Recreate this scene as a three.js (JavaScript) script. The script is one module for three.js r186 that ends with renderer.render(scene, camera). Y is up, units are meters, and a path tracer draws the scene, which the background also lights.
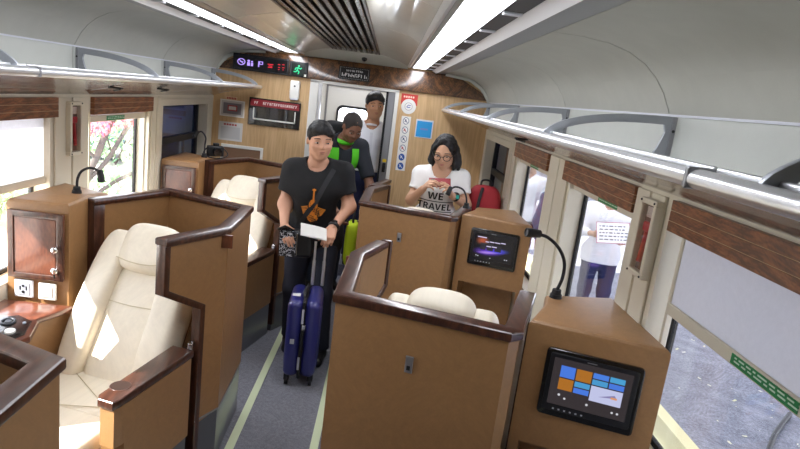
import * as THREE from 'three';
import { RoundedBoxGeometry } from 'three/addons/geometries/RoundedBoxGeometry.js';
import { mergeGeometries, toCreasedNormals } from 'three/addons/utils/BufferGeometryUtils.js';
import { ImprovedNoise } from 'three/addons/math/ImprovedNoise.js';
import { RectAreaLightUniformsLib } from 'three/addons/lights/RectAreaLightUniformsLib.js';
import { Brush, Evaluator, SUBTRACTION } from 'three-bvh-csg';

// ---------------------------------------------------------------- camera, sky, sun, exposure
const scene = new THREE.Scene();
const V3 = (x, y, z) => new THREE.Vector3(x, y, z);
const camera = new THREE.PerspectiveCamera(41.664, 800 / 449, 0.05, 400);
camera.position.set(0, 1.85, 0);
camera.setRotationFromMatrix(new THREE.Matrix4().makeBasis(
  V3(0.99236235, 0.12255144, 0.01407538), V3(-0.11678339, 0.97009456, -0.2127867), V3(-0.03973177, 0.20951774, 0.97699729)));

const EXPOSURE = 2.5, LAMP = 5.4, SUN = 8, SKY = 2.5;
const sunWay = V3(-0.66, 0.66, 0.26).normalize();
scene.background = new THREE.Color(0.86, 0.92, 1.04);   // bright hazy overcast
scene.backgroundIntensity = SKY;
const sun = new THREE.DirectionalLight(new THREE.Color(1, 0.95, 0.86), SUN);
sun.name = 'sun';
sun.position.copy(sunWay).multiplyScalar(30);
sun.castShadow = true;
sun.shadow.mapSize.set(2048, 2048);
Object.assign(sun.shadow.camera, { left: -14, right: 14, top: 14, bottom: -14, near: 1, far: 70 });
scene.add(sun, sun.target);
sun.target.position.set(-0.36, 0.8, -3);
RectAreaLightUniformsLib.init();

const renderer = new THREE.WebGLRenderer({ antialias: true });
renderer.toneMapping = THREE.LinearToneMapping;
renderer.toneMappingExposure = EXPOSURE;
renderer.shadowMap.enabled = true;

// ---------------------------------------------------------------- helpers
let seed = 7;
const rnd = () => { seed = (seed * 1664525 + 1013904223) >>> 0; return seed / 4294967296; };
const rr = (a, b) => a + (b - a) * rnd();
const noise = new ImprovedNoise();
const fbm = (x, y, z = 0, n = 4) => { let s = 0, a = 0.5; for (let i = 0; i < n; i++) { s += a * noise.noise(x, y, z + i * 7.3); x *= 2.03; y *= 2.03; z *= 2.03; a *= 0.5; } return s; };
const names = new Map();
function numbered(n) { const k = names.get(n) ?? 0; names.set(n, k + 1); return k ? n + '_' + String(k).padStart(3, '0') : n; }
function meta(o, label, category, group, kind) {
  if (label) o.userData.label = label;
  if (category) o.userData.category = category;
  if (group) o.userData.group = group;
  if (kind) o.userData.kind = kind;
  return o;
}
function thing(name, label, category, at = [0, 0, 0], turn = 0, group) {
  const o = new THREE.Group(); o.name = numbered(name); scene.add(o);
  o.position.set(...at); o.rotation.y = turn;
  return meta(o, label, category, group);
}
function merge(gs) {
  gs = [gs].flat();
  if (gs.length === 1) return gs[0];
  const ni = gs.map((g) => (g.index ? g.toNonIndexed() : g));
  for (const g of ni) for (const k of Object.keys(g.attributes)) if (!['position', 'normal', 'uv'].includes(k)) g.deleteAttribute(k);
  return mergeGeometries(ni);
}
function part(name, geo, mat, parent) {
  const o = new THREE.Mesh(merge(geo), mat);
  o.name = parent === scene || !parent ? numbered(name) : name;
  o.castShadow = o.receiveShadow = true;
  (parent ?? scene).add(o);
  if (parent && parent !== scene) { const same = parent.children.filter((c) => c !== o && c.name.replace(/_\d{3}$/, '') === name).length; if (same) o.name = name + '_' + String(same).padStart(3, '0'); }
  return o;
}
const single = (name, geo, mat, label, category, group) => meta(part(name, geo, mat, scene), label, category, group);
function struct(name, geo, mat, parent) { const o = part(name, geo, mat, parent ?? scene); if (!parent) o.userData.kind = 'structure'; return o; }
function structGroup(name) { const o = new THREE.Group(); o.name = numbered(name); o.userData.kind = 'structure'; scene.add(o); return o; }
// a copy of a thing with its parts, under a name and a label of its own
function dup(root, name, label, at, turn, group) {
  const r = root.clone(); r.name = numbered(name); r.userData = { ...root.userData, label };
  if (group) r.userData.group = group;
  if (at) r.position.set(...at);
  if (turn !== undefined) r.rotation.y = turn;
  scene.add(r); return r;
}
// uv in metres, one plane per face
function uvm(g, s = 1, turn = false) {
  g = g.index ? g.toNonIndexed() : g;
  const p = g.attributes.position, n = p.count, uv = new Float32Array(n * 2), a = V3(), b = V3(), c = V3();
  for (let i = 0; i < n; i += 3) {
    a.fromBufferAttribute(p, i); b.fromBufferAttribute(p, i + 1); c.fromBufferAttribute(p, i + 2);
    const nr = b.clone().sub(a).cross(c.clone().sub(a)), x = Math.abs(nr.x), y = Math.abs(nr.y), z = Math.abs(nr.z);
    for (const [k, v] of [[0, a], [1, b], [2, c]]) {
      let u, w;
      if (x > y && x > z) { u = v.z; w = v.y; } else if (y > z) { u = v.x; w = v.z; } else { u = v.x; w = v.y; }
      if (turn) [u, w] = [w, u];
      uv[(i + k) * 2] = u * s; uv[(i + k) * 2 + 1] = w * s;
    }
  }
  g.setAttribute('uv', new THREE.BufferAttribute(uv, 2));
  return g;
}
const bx = (w, h, d, x, y, z, r = 0.004, turn = false) => uvm(new RoundedBoxGeometry(w, h, d, 2, Math.min(r, w / 2.01, h / 2.01, d / 2.01)).translate(x, y, z), 1, turn);
const flat = (w, h, d, x, y, z) => uvm(new THREE.BoxGeometry(w, h, d).translate(x, y, z));
const span = (x0, x1, y0, y1, z0, z1, r = 0) => r ? bx(Math.abs(x1 - x0), Math.abs(y1 - y0), Math.abs(z1 - z0), (x0 + x1) / 2, (y0 + y1) / 2, (z0 + z1) / 2, r) : flat(Math.abs(x1 - x0), Math.abs(y1 - y0), Math.abs(z1 - z0), (x0 + x1) / 2, (y0 + y1) / 2, (z0 + z1) / 2);
const shapeOf = (pts) => new THREE.Shape(pts.map((p) => new THREE.Vector2(p[0], p[1])));
function extr(pts, depth, bevel = 0, holes = [], crease = 0.5) {
  const s = shapeOf(pts);
  for (const h of holes) s.holes.push(new THREE.Path(h.map((p) => new THREE.Vector2(p[0], p[1]))));
  const g = new THREE.ExtrudeGeometry(s, { depth: depth - 2 * bevel, bevelEnabled: bevel > 0, bevelThickness: bevel, bevelSize: bevel, bevelOffset: -bevel, bevelSegments: 3, curveSegments: 12 });
  g.translate(0, 0, bevel);
  return bevel ? toCreasedNormals(g, crease) : g;
}
// plan outline [[x, z] ...] raised from y0 to y1
const prism = (pts, y0, y1, bevel = 0) => uvm(extr(pts.map(([x, z]) => [x, -z]), y1 - y0, bevel).rotateX(-Math.PI / 2).translate(0, y0, 0));
// an upright plate: outline [[s, y] ...] along the plan line from a towards b, thickness t towards its normal (-uz, ux)
function plate(pts, a, b, t, bevel = 0, off = 0, holes = []) {
  const L = Math.hypot(b[0] - a[0], b[1] - a[1]), ux = (b[0] - a[0]) / L, uz = (b[1] - a[1]) / L;
  const g = extr(pts, t, bevel, holes).translate(0, 0, off);
  return uvm(g.applyMatrix4(new THREE.Matrix4().makeBasis(V3(ux, 0, uz), V3(0, 1, 0), V3(-uz, 0, ux)).setPosition(a[0], 0, a[1])));
}
// polyline with mitred sides at the two distances (left of travel is positive)
function ribbonPlan(pts, d0, d1) {
  const side = (d) => pts.map((p, i) => {
    const n = (q, r) => { const L = Math.hypot(r[0] - q[0], r[1] - q[1]); return [(r[1] - q[1]) / L, -(r[0] - q[0]) / L]; };
    const n0 = i ? n(pts[i - 1], p) : n(p, pts[i + 1]), n1 = i < pts.length - 1 ? n(p, pts[i + 1]) : n0;
    const mx = n0[0] + n1[0], mz = n0[1] + n1[1], k = 2 / (mx * mx + mz * mz);
    return [p[0] + mx * k * d, p[1] + mz * k * d];
  });
  return [...side(d0), ...side(d1).reverse()];
}
const rail = (pts, y0, y1, d0, d1, bevel = 0) => prism(ribbonPlan(pts, d0, d1), y0, y1, bevel);
const tube = (pts, r, seg = 24, sides = 10, closed = false) => new THREE.TubeGeometry(new THREE.CatmullRomCurve3(pts.map((p) => V3(...p)), closed, 'centripetal'), seg, r, sides, closed);
const cyl = (r0, r1, h, x, y, z, n = 24) => new THREE.CylinderGeometry(r0, r1, h, n).translate(x, y, z);
const lathe = (pts, n = 28) => new THREE.LatheGeometry(pts.map((p) => new THREE.Vector2(p[0], p[1])), n);
function bar(a, b, r, n = 10) { const d = V3(...b).sub(V3(...a)), L = d.length(); return new THREE.CylinderGeometry(r, r, L, n).applyQuaternion(new THREE.Quaternion().setFromUnitVectors(V3(0, 1, 0), d.normalize())).translate((a[0] + b[0]) / 2, (a[1] + b[1]) / 2, (a[2] + b[2]) / 2); }
// a plump cushion: a superquadric
function pillow(w, h, d, n = 5, seg = 14, bend) {
  const g = new THREE.BoxGeometry(2, 2, 2, seg, seg, seg); g.deleteAttribute('normal'); g.deleteAttribute('uv');
  const p = g.attributes.position;
  for (let i = 0; i < p.count; i++) {
    let x = p.getX(i), y = p.getY(i), z = p.getZ(i);
    const e = (v) => Math.sin(v * Math.PI / 2) * 0.35 + v * 0.65; x = e(x); y = e(y); z = e(z);
    const k = 1 / Math.pow(Math.abs(x) ** n + Math.abs(y) ** n + Math.abs(z) ** n, 1 / n);
    let q = [x * k * w / 2, y * k * h / 2, z * k * d / 2];
    if (bend) q = bend(...q);
    p.setXYZ(i, ...q);
  }
  const m = welded(g); m.computeVertexNormals();
  m.setAttribute('uv', new THREE.BufferAttribute(new Float32Array(m.attributes.position.count * 2).map((_, i) => i % 2 ? m.attributes.position.getY(i >> 1) : m.attributes.position.getX(i >> 1)), 2));
  return m;
}
function welded(g) {
  const p = g.attributes.position, key = new Map(), out = [], idx = [];
  const src = g.index ? g.index.array : Array.from({ length: p.count }, (_, i) => i), to = new Int32Array(p.count);
  for (let i = 0; i < p.count; i++) { const k = [p.getX(i), p.getY(i), p.getZ(i)].map((v) => Math.round(v * 1e5)).join(); let v = key.get(k); if (v === undefined) { v = out.length / 3; key.set(k, v); out.push(p.getX(i), p.getY(i), p.getZ(i)); } to[i] = v; }
  for (let i = 0; i < src.length; i += 3) { const a = to[src[i]], b = to[src[i + 1]], c = to[src[i + 2]]; if (a !== b && b !== c && a !== c) idx.push(a, b, c); }
  const r = new THREE.BufferGeometry(); r.setAttribute('position', new THREE.Float32BufferAttribute(out, 3)); r.setIndex(idx); return r;
}

// ---------------------------------------------------------------- textures and materials
function tex(w, h, fn, srgb = true) {
  const d = new Uint8Array(w * h * 4);
  for (let y = 0; y < h; y++) for (let x = 0; x < w; x++) { const c = fn(x / w, y / h, x, y), i = (y * w + x) * 4; const v = typeof c === 'number' ? [c, c, c] : c; for (let k = 0; k < 3; k++) d[i + k] = Math.max(0, Math.min(255, v[k])); d[i + 3] = 255; }
  const t = new THREE.DataTexture(d, w, h); t.wrapS = t.wrapT = THREE.RepeatWrapping; t.magFilter = THREE.LinearFilter; t.minFilter = THREE.LinearMipmapLinearFilter; t.generateMipmaps = true;
  if (srgb) t.colorSpace = THREE.SRGBColorSpace; t.needsUpdate = true; return t;
}
const rep = (t, u, v = u) => { const c = t.clone(); c.repeat.set(u, v); c.needsUpdate = true; return c; };
// noise that tiles
const per = (u, v, f, z = 0) => { const a = u * 2 * Math.PI, b = v * 2 * Math.PI, r = f / (2 * Math.PI); return noise.noise(Math.cos(a) * r + z, Math.sin(a) * r + Math.cos(b) * r + 31.7, Math.sin(b) * r + z * 3.1); };
const grainTex = tex(256, 256, (u, v) => 128 + 70 * per(u, v, 60, 1) + 50 * per(u, v, 110, 5), false);
const lumpTex = tex(256, 256, (u, v) => 128 + 100 * per(u, v, 14, 2) + 40 * per(u, v, 40, 3), false);
function canvas(w, h, draw) {
  const c = document.createElement('canvas'); c.width = w; c.height = h; const g = c.getContext('2d'); draw(g, w, h);
  const t = new THREE.CanvasTexture(c); t.colorSpace = THREE.SRGBColorSpace; t.anisotropy = 8; t.wrapS = t.wrapT = THREE.RepeatWrapping; return t;
}
const std = (color, roughness = 0.6, more = {}) => new THREE.MeshStandardMaterial({ color, roughness, ...more });
const phys = (color, roughness = 0.5, more = {}) => new THREE.MeshPhysicalMaterial({ color, roughness, ...more });
const mottled = (rgb, amp, f = 20) => tex(256, 256, (u, v) => { const n = per(u, v, f, 2) * 0.6 + per(u, v, f * 3, 4) * 0.5 + (rnd() - 0.5) * 0.3; return rgb.map((c) => c * (1 + amp * n)); });
const M = {};
M.leather = phys(0xffffff, 0.5, { map: rep(mottled([150, 111, 70], 0.07), 2), bumpMap: rep(grainTex, 8), bumpScale: 0.0005, clearcoat: 0.4, clearcoatRoughness: 0.38 });
M.cream = std(0xffffff, 0.48, { map: rep(mottled([231, 222, 202], 0.035, 12), 2), bumpMap: rep(grainTex, 9), bumpScale: 0.0006 });
M.thread = std(0xcbbf9f, 0.7);
const woodTex = (base, dark, f, seedZ) => tex(256, 512, (u, v) => { const w = per(u, v, f, seedZ) * 1.4 + per(u * 1, v, f * 0.3, seedZ + 2) * 2; const g = 0.5 + 0.5 * Math.sin((u * 20 + w * 2.2) * 2 * Math.PI / 2); const fine = per(u, v, 90, 3); const k = Math.min(1, Math.max(0, g * 0.55 + fine * 0.5 + 0.2)); return base.map((c, i) => c + (dark[i] - c) * k); });
M.darkWood = phys(0xffffff, 0.3, { map: rep(woodTex([84, 50, 36], [50, 27, 20], 5, 1), 2, 0.6), clearcoat: 0.5, clearcoatRoughness: 0.16 });
M.redWood = phys(0xffffff, 0.3, { map: rep(woodTex([118, 68, 48], [82, 43, 31], 5, 6), 1.3, 0.5), clearcoat: 0.6, clearcoatRoughness: 0.12 });
M.burl = phys(0xffffff, 0.3, { map: rep(tex(512, 512, (u, v) => { const a = per(u, v, 9, 1), b = per(u, v, 26, 4 + a * 2), c = per(u, v, 70, 2); const k = Math.min(1, Math.max(0, 0.45 + a * 0.7 + b * 0.8 + c * 0.6)); return [60 + 66 * k, 38 + 46 * k, 22 + 26 * k]; }), 2.4), clearcoat: 1, clearcoatRoughness: 0.1 });
M.pelmet = phys(0xffffff, 0.42, { map: rep(tex(256, 256, (u, v) => { const a = per(u, v, 10, 1) * 0.5 + per(u * 0.3, v, 60, 4) * 0.7 + per(u, v, 80, 2) * 0.4; const k = Math.min(1, Math.max(0, 0.5 + a)); return [92 + 62 * k, 54 + 42 * k, 30 + 28 * k]; }), 1.5, 3), clearcoat: 0.25, clearcoatRoughness: 0.25 });
M.veneer = std(0xffffff, 0.5, { map: rep(tex(512, 512, (u, v) => { const w = per(u, 0.3, 40, 1) * 0.6 + per(u, v * 0.2, 90, 3) * 0.5 + per(u, v, 8, 2) * 0.35; return [207 + 22 * w, 172 + 24 * w, 126 + 24 * w]; }), 1, 0.5) });
M.ivory = std(0xffffff, 0.45, { map: rep(mottled([224, 217, 198], 0.02, 8), 1) });
M.ivoryTrim = std(0xe0d9c6, 0.4);
M.cove = std(0xffffff, 0.4, { map: rep(mottled([188, 189, 180], 0.03, 6), 1), bumpMap: rep(lumpTex, 2), bumpScale: 0.0004 });
M.upper = std(0xffffff, 0.42, { map: rep(mottled([205, 208, 201], 0.02, 6), 1) });
M.gloss = phys(0xffffff, 0.28, { map: rep(mottled([222, 221, 210], 0.03, 5), 1), clearcoat: 0.7, clearcoatRoughness: 0.08 });
M.alu = std(0xe2e3e6, 0.3, { metalness: 0.8 });
M.aluDull = std(0x9b9ca0, 0.38, { metalness: 0.7 });
M.bracket = std(0xa6aab0, 0.4, { metalness: 0.35 });
M.polish = std(0xc9c5c6, 0.16, { metalness: 0.9, bumpMap: rep(lumpTex, 1.2), bumpScale: 0.0012 });
M.slat = std(0x7a7470, 0.22, { metalness: 0.85 });
M.black = std(0x101012, 0.5);
M.blackGloss = phys(0x0b0b0d, 0.25, { clearcoat: 0.6 });
M.rubber = std(0x16161a, 0.7);
M.chrome = std(0xe4e4e6, 0.14, { metalness: 1 });
M.white = std(0xe9e8e2, 0.4);
M.whiteTrim = std(0xdfe2ea, 0.35);
M.skirt = phys(0x53565c, 0.28, { clearcoat: 0.6, clearcoatRoughness: 0.12 });
M.carpet = std(0xffffff, 0.95, { map: rep(tex(512, 512, (u, v) => { const n = per(u, v, 30, 1) * 14 + (rnd() - 0.5) * 46; const s = rnd() > 0.94 ? 42 : 0; return [124 + n + s, 125 + n + s, 134 + n + s]; }), 2.2), bumpMap: rep(grainTex, 12), bumpScale: 0.002 });
M.strip = std(0xd7e2bd, 0.45);
M.glass = phys(0xffffff, 0.02, { transmission: 1, thickness: 0, ior: 1.45 });
M.tint = phys(0x4a4f68, 0.05, { transmission: 0.8, thickness: 0, ior: 1.45 });
M.blind = phys(0xffffff, 0.9, { map: rep(mottled([232, 232, 236], 0.02, 20), 3), transmission: 0.5, thickness: 0, side: THREE.DoubleSide });
M.lampGlow = std(0xf4f6ff, 0.6, { emissive: 0xf6f8ff, emissiveIntensity: 1.6 });
M.asphalt = std(0xffffff, 0.95, { map: rep(tex(512, 512, (u, v) => { const n = per(u, v, 8, 1) * 20 + per(u, v, 60, 2) * 26 + (rnd() - 0.5) * 52; return [136 + n, 137 + n, 148 + n]; }), 0.7), bumpMap: rep(grainTex, 3), bumpScale: 0.004 });
const screenMat = (t, k = 1) => new THREE.MeshStandardMaterial({ color: 0x050505, roughness: 0.2, emissive: 0xffffff, emissiveMap: t, emissiveIntensity: k });
const printMat = (t, more = {}) => new THREE.MeshStandardMaterial({ map: t, roughness: 0.45, ...more });
// a thin printed sheet facing +z, its face at z
function sheet(w, h, x, y, z, t = 0.003) {
  const g = new THREE.BoxGeometry(w, h, t);   // every side wears the print; the rim is too thin to matter
  return g.translate(x, y, z);
}
// ---------------------------------------------------------------- the coach body
const CX = -0.36, XL = -1.66, XR = 0.94, ZE = -5.7, ZN = 2.2, HALF = 1.3;
const Yfloor = 0;
{
  const f = struct('floor', span(XL - 0.1, XR + 0.1, -0.08, 0, ZE - 0.1, ZN), M.carpet);
  for (const [x0, x1] of [[-0.636, -0.592], [-0.212, -0.168]]) part('guide_strip', span(x0, x1, -0.001, 0.004, ZE, ZN, 0.0015), M.strip, f);
  struct('floor', span(-1.15, 0.6, -0.08, 0.12, ZE - 1.6, ZE - 0.1), M.carpet).userData.kind = 'structure';
}
// ceiling, made of long strips that follow the roof's section (u = distance from the middle line)
const S = (s, u) => CX + s * u;
const along = (pts, z0, z1, t = 0.012) => {   // section polyline [[x, y] ...], thickened upwards and run along z
  const a = pts, b = pts.map(([x, y]) => [x, y + t]).reverse();
  return uvm(extr([...a, ...b], z1 - z0).translate(0, 0, z0));
};
const SEAMS = [ZE, -5.55, -4.37, -3.17, -1.98, -0.78, 0.42, 1.62, ZN];
{
  struct('ceiling', span(XL - 0.1, XR + 0.1, 2.34, 2.4, ZE - 1.6, ZN), M.white);
  const c = structGroup('ceiling');
  for (const s of [-1, 1]) {
    for (let i = 0; i < SEAMS.length - 1; i++) {
      const z0 = SEAMS[i] + 0.003, z1 = SEAMS[i + 1] - 0.003;
      part('ceiling_panel', along([[S(s, 0.212), 2.2], [S(s, 0.3), 2.185], [S(s, 0.4), 2.162], [S(s, 0.476), 2.136]], z0, z1), M.gloss, c);
      const arc = [[0.852, 2.114], [0.95, 2.112], [1.04, 2.102], [1.11, 2.083], [1.17, 2.052], [1.215, 2.013], [1.25, 1.968], [1.275, 1.92], [1.283, 1.902]];
      part('cove_panel', uvm(toCreasedNormals(along(arc.map(([u, y]) => [S(s, u), y]), z0, z1), 0.6)), M.cove, c);
    }
    part('trim_strip', along([[S(s, 0.476), 2.132], [S(s, 0.494), 2.122], [S(s, 0.507), 2.128]], ZE, ZN), M.alu, c);
    part('trim_strip', along([[S(s, 0.507), 2.132], [S(s, 0.524), 2.122]], ZE, ZN), M.aluDull, c);
    part('trim_strip', along([[S(s, 0.71), 2.124], [S(s, 0.748), 2.102]], ZE, ZN, 0.03), std(0xf2f4f8, 0.4), c);
    part('trim_strip', along([[S(s, 0.75), 2.103], [S(s, 0.8), 2.108], [S(s, 0.846), 2.112]], ZE, ZN), M.aluDull, c);
    part('air_channel', along([[S(s, 0.645), 2.1245], [S(s, 0.708), 2.1245]], ZE, ZN), M.black, c);
    for (let z = -5.4; z < ZN; z += 0.45) part('slot_divider', span(S(s, 0.65), S(s, 0.706), 2.117, 2.13, z, z + 0.03, 0.003), M.whiteTrim, c);
  }
  // sloping end piece over the door
  part('end_fascia', uvm(extr([[ZE, 2.105], [ZE + 0.22, 2.19], [ZE + 0.22, 2.22], [ZE, 2.22]], 0.96).rotateY(-Math.PI / 2).translate(CX + 0.48, 0, 0)), M.upper, c);
}
// side walls with window openings
const WY0 = 0.8, WY1 = 1.575;
const WIN = { right: [[-5.5, -4.45], [-4.18, -3.34], [-2.92, -2.14], [-1.86, -0.88]], left: [[-5.5, -4.42], [-4.2, -3.36], [-2.98, -2.14], [-1.76, -0.92]] };
const wallShape = (zs, y0, y1, t) => { // outline in (z, y), extruded over t
  const round = ([a, b]) => { const r = 0.035, q = []; for (const [cx, cy, s] of [[a + r, WY0 + r, 2], [b - r, WY0 + r, 3], [b - r, WY1 - r, 0], [a + r, WY1 - r, 1]]) for (let i = 0; i <= 4; i++) { const w = (s + i / 4) * Math.PI / 2; q.push([cx + r * Math.cos(w), cy + r * Math.sin(w)]); } return q; };
  return extr([[ZE - 1.6, y0], [ZN, y0], [ZN, y1], [ZE - 1.6, y1]], t, 0, zs.map(round));
};
const sideWall = (side, x) => uvm(wallShape(WIN[side], -0.1, 2.36, 0.08).rotateY(-Math.PI / 2).translate(side === 'left' ? x : x + 0.08, 0, 0));
const walls = { left: struct('wall_left', sideWall('left', XL), M.ivory), right: struct('wall_right', sideWall('right', XR), M.ivory) };
struct('wall_back', span(XL - 0.1, XR + 0.1, -0.1, 2.4, ZN, ZN + 0.08), M.veneer);
for (const [side, s] of [['left', -1], ['right', 1]]) {
  const X = (d) => S(s, HALF - d);          // d metres in from the wall
  const w = walls[side];
  // the grey-white panels behind the luggage rack, one per bay
  for (let i = 0; i < SEAMS.length - 1; i++) part('upper_panel', span(X(0.002), X(0.012), 1.66, 1.898, SEAMS[i] + 0.003, SEAMS[i + 1] - 0.003, 0.003), M.upper, w);
  part('cornice_lip', span(X(0.001), X(0.018), 1.897, 1.905, ZE, ZN), M.whiteTrim, w);
  // flat covers on the piers between the windows
  const zs = WIN[side];
  for (let i = 0; i < zs.length - 1; i++) {
    const a = zs[i][1] + 0.03, b = zs[i + 1][0] - 0.03;
    if (b - a > 0.12) { part('pier_cover', span(X(0), X(0.012), 0.3, 1.64, a, (a + b) / 2 - 0.008, 0.004), M.ivoryTrim, w); part('pier_cover', span(X(0), X(0.012), 0.3, 1.64, (a + b) / 2 + 0.008, b, 0.004), M.ivoryTrim, w); }
  }
}
// windows: outer rubber gasket, aluminium frame, pane; all set at the outer face of the wall
for (const [side, s] of [['right', 1], ['left', -1]]) WIN[side].forEach(([a, b], i) => {
  const g = structGroup('window_' + (side === 'right' ? i + 1 : i + 7));
  const X = S(s, HALF + 0.085), x2 = (d) => X + s * d;
  const ring = (t, w, d0, d1, m, n, y0 = WY0, y1 = WY1, z0 = a, z1 = b) => part(n, [span(x2(d0), x2(d1), y0 - t, y0 + w, z0 - t, z1 + t), span(x2(d0), x2(d1), y1 - w, y1 + t, z0 - t, z1 + t), span(x2(d0), x2(d1), y0 + w, y1 - w, z0 - t, z0 + w), span(x2(d0), x2(d1), y0 + w, y1 - w, z1 - w, z1 + t)], m, g);
  ring(0.03, 0.0, -0.004, 0.02, M.whiteTrim, 'frame');
  ring(0, 0.022, -0.004, 0.012, M.rubber, 'gasket');
  const dark = (side === 'right' && i === 0) || (side === 'left' && i === 0);
  part('pane', span(x2(0), x2(0.005), WY0 + 0.02, WY1 - 0.02, a + 0.02, b - 0.02), dark ? M.tint : M.glass, g);
  if (dark) {
    part('sash_bar', span(x2(-0.02), x2(0.012), 1.26, 1.315, a + 0.01, b - 0.01, 0.004), M.black, g);
    part('sash_stile', span(x2(-0.02), x2(0.012), WY0, WY1, b - 0.06, b - 0.01, 0.004), M.black, g);
    part('sash_stile', span(x2(-0.02), x2(0.012), WY0, WY1, a + 0.01, a + 0.05, 0.004), M.black, g);
    // raised frame round the opening
    part('surround', [span(S(s, 1.285), S(s, 1.302), WY1, WY1 + 0.05, a - 0.06, b + 0.06, 0.004), span(S(s, 1.285), S(s, 1.302), WY0, WY1, b, b + 0.06, 0.004), span(S(s, 1.285), S(s, 1.302), WY0, WY1, a - 0.06, a, 0.004)], M.ivoryTrim, g);
  }
});
// end wall with its door opening
{
  const w = structGroup('wall_front');
  const t = 0.08, z0 = ZE - t, z1 = ZE;
  part('veneer_panel', span(XL - 0.05, -0.767, -0.1, 2.36, z0, z1), M.veneer, w);
  part('veneer_panel', span(0.07, XR + 0.05, -0.1, 2.36, z0, z1), M.veneer, w);
  part('veneer_panel', span(-0.767, 0.07, 1.905, 2.36, z0, z1), M.veneer, w);
  const band = [[XL, 1.914], [XL, 1.93], [-1.3, 2.112], [0.58, 2.112], [XR, 1.93], [XR, 1.914]];
  part('burl_band', uvm(extr(band, 0.03, 0.004).translate(0, 0, ZE)), M.burl, w);
  // pale edging where the cove meets the end wall
  part('edge_trim', uvm(extr(ribbonPlan([[S(1, 1.29), 1.9], [S(1, 1.2), 2.02], [S(1, 1.08), 2.09], [S(1, 0.84), 2.112]], 0.008, -0.02), 0.035, 0.004).translate(0, 0, ZE)), M.upper, w);
  part('edge_trim', uvm(extr(ribbonPlan([[S(-1, 1.29), 1.9], [S(-1, 1.2), 2.02], [S(-1, 1.08), 2.09], [S(-1, 0.84), 2.112]], 0.02, -0.008), 0.035, 0.004).translate(0, 0, ZE)), M.upper, w);
  const d = structGroup('door_1');
  const jamb = (x0, x1, m, n = 'jamb', zz = 0.02) => part(n, span(x0, x1, 0, 1.905, z0, z1 + zz, 0.004), m, d);
  jamb(-0.767, -0.69, M.white); jamb(-0.69, -0.66, M.alu, 'door_track', 0.005);
  jamb(-0.03, 0.035, M.aluDull, 'door_leaf', -0.01); jamb(-0.05, -0.03, M.rubber, 'door_seal', 0.0); jamb(0.035, 0.07, M.white);
  part('lintel', span(-0.767, 0.07, 1.885, 1.912, z0, z1 + 0.02, 0.004), M.white, d);
  part('door_lock', [bx(0.03, 0.09, 0.02, 0.005, 1.17, ZE + 0.005), bx(0.012, 0.05, 0.02, 0.005, 1.17, ZE + 0.018)], M.black, d);
  part('warning_sticker', bx(0.035, 0.03, 0.002, 0.005, 1.235, ZE - 0.008, 0.0005), std(0xd9b51c, 0.5), d);
  // vestibule
  const v = structGroup('wall_vestibule');
  const vx0 = -0.98, vx1 = 0.36, vz = ZE - 1.15;
  part('side_panel', span(vx0 - 0.05, vx0, 0, 2.3, vz, z0), M.white, v);
  part('side_panel', span(vx1, vx1 + 0.05, 0, 2.3, vz, z0), M.white, v);
  part('roof_panel', span(vx0, vx1, 2.2, 2.3, vz, z0), M.white, v);
  const hole = []; for (const [cx, cy, s] of [[-0.52, 1.32, 2], [-0.3, 1.32, 3], [-0.3, 1.6, 0], [-0.52, 1.6, 1]]) for (let i = 0; i <= 5; i++) { const a = (s + i / 5) * Math.PI / 2; hole.push([cx + 0.06 * Math.cos(a), cy + 0.06 * Math.sin(a)]); }
  part('end_panel', uvm(extr([[vx0, 0], [vx1, 0], [vx1, 2.3], [vx0, 2.3]], 0.05, 0, [hole]).translate(0, 0, vz - 0.05)), M.white, v);
  const grow = (q, k) => q.map(([x, y]) => [-0.41 + (x + 0.41) * (1 + k / 0.17), 1.46 + (y - 1.46) * (1 + k / 0.2)]);
  part('window_gasket', uvm(extr(grow(hole, 0.022), 0.014, 0.003, [grow(hole, -0.004)]).translate(0, 0, vz)), M.rubber, v);
  part('pane', span(-0.6, -0.22, 1.24, 1.68, vz - 0.03, vz - 0.026), M.glass, v);
  const vl = part('ceiling_panel_light', bx(0.5, 0.02, 0.5, -0.35, 2.19, ZE - 0.6, 0.006), M.lampGlow, v); vl.userData.label = 'square white lamp under the vestibule roof';
  part('doorway_rib', [span(-0.735, -0.715, 0, 1.9, vz, vz + 0.012), span(-0.735, 0.3, 1.88, 1.9, vz, vz + 0.012)], M.aluDull, v);
}

// ---------------------------------------------------------------- ceiling lights and grille
function areaLight(w, h, x, y, z, k, look, color = 0xf4f7ff) {
  const l = new THREE.RectAreaLight(color, k, w, h); l.position.set(x, y, z); l.lookAt(x + look[0], y + look[1], z + look[2]); scene.add(l); l.name = 'panel_light'; return l;
}
areaLight(0.46, 0.46, -0.35, 2.178, ZE - 0.6, LAMP * 0.3, [0, -1, 0]);
for (const s of [-1, 1]) [[-5.62, -4.36], [-4.32, -0.8]].forEach(([a, b], i) => {
  const wh = ['short end length of the', 'long main length of the'][i];
  const t = thing('ceiling_light', `${wh} white strip light ${s < 0 ? 'above the door-cupboard seats by the flower window' : 'above the seats with the screens'}`, 'ceiling light', [S(s, 0.585), 2.124, (a + b) / 2], 0, 'white strip lights along the ceiling');
  part('diffuser', bx(0.124, 0.012, b - a - 0.01, 0, 0.006, 0, 0.004), M.lampGlow, t);
  for (const e of [1, -1]) part('end_cap', bx(0.124, 0.014, 0.02, 0, 0.006, e * ((b - a) / 2 + 0.005), 0.003), M.aluDull, t);
  areaLight(0.116, b - a - 0.03, S(s, 0.585), 2.121, (a + b) / 2, LAMP, [0, -1, 0]);
});
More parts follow.
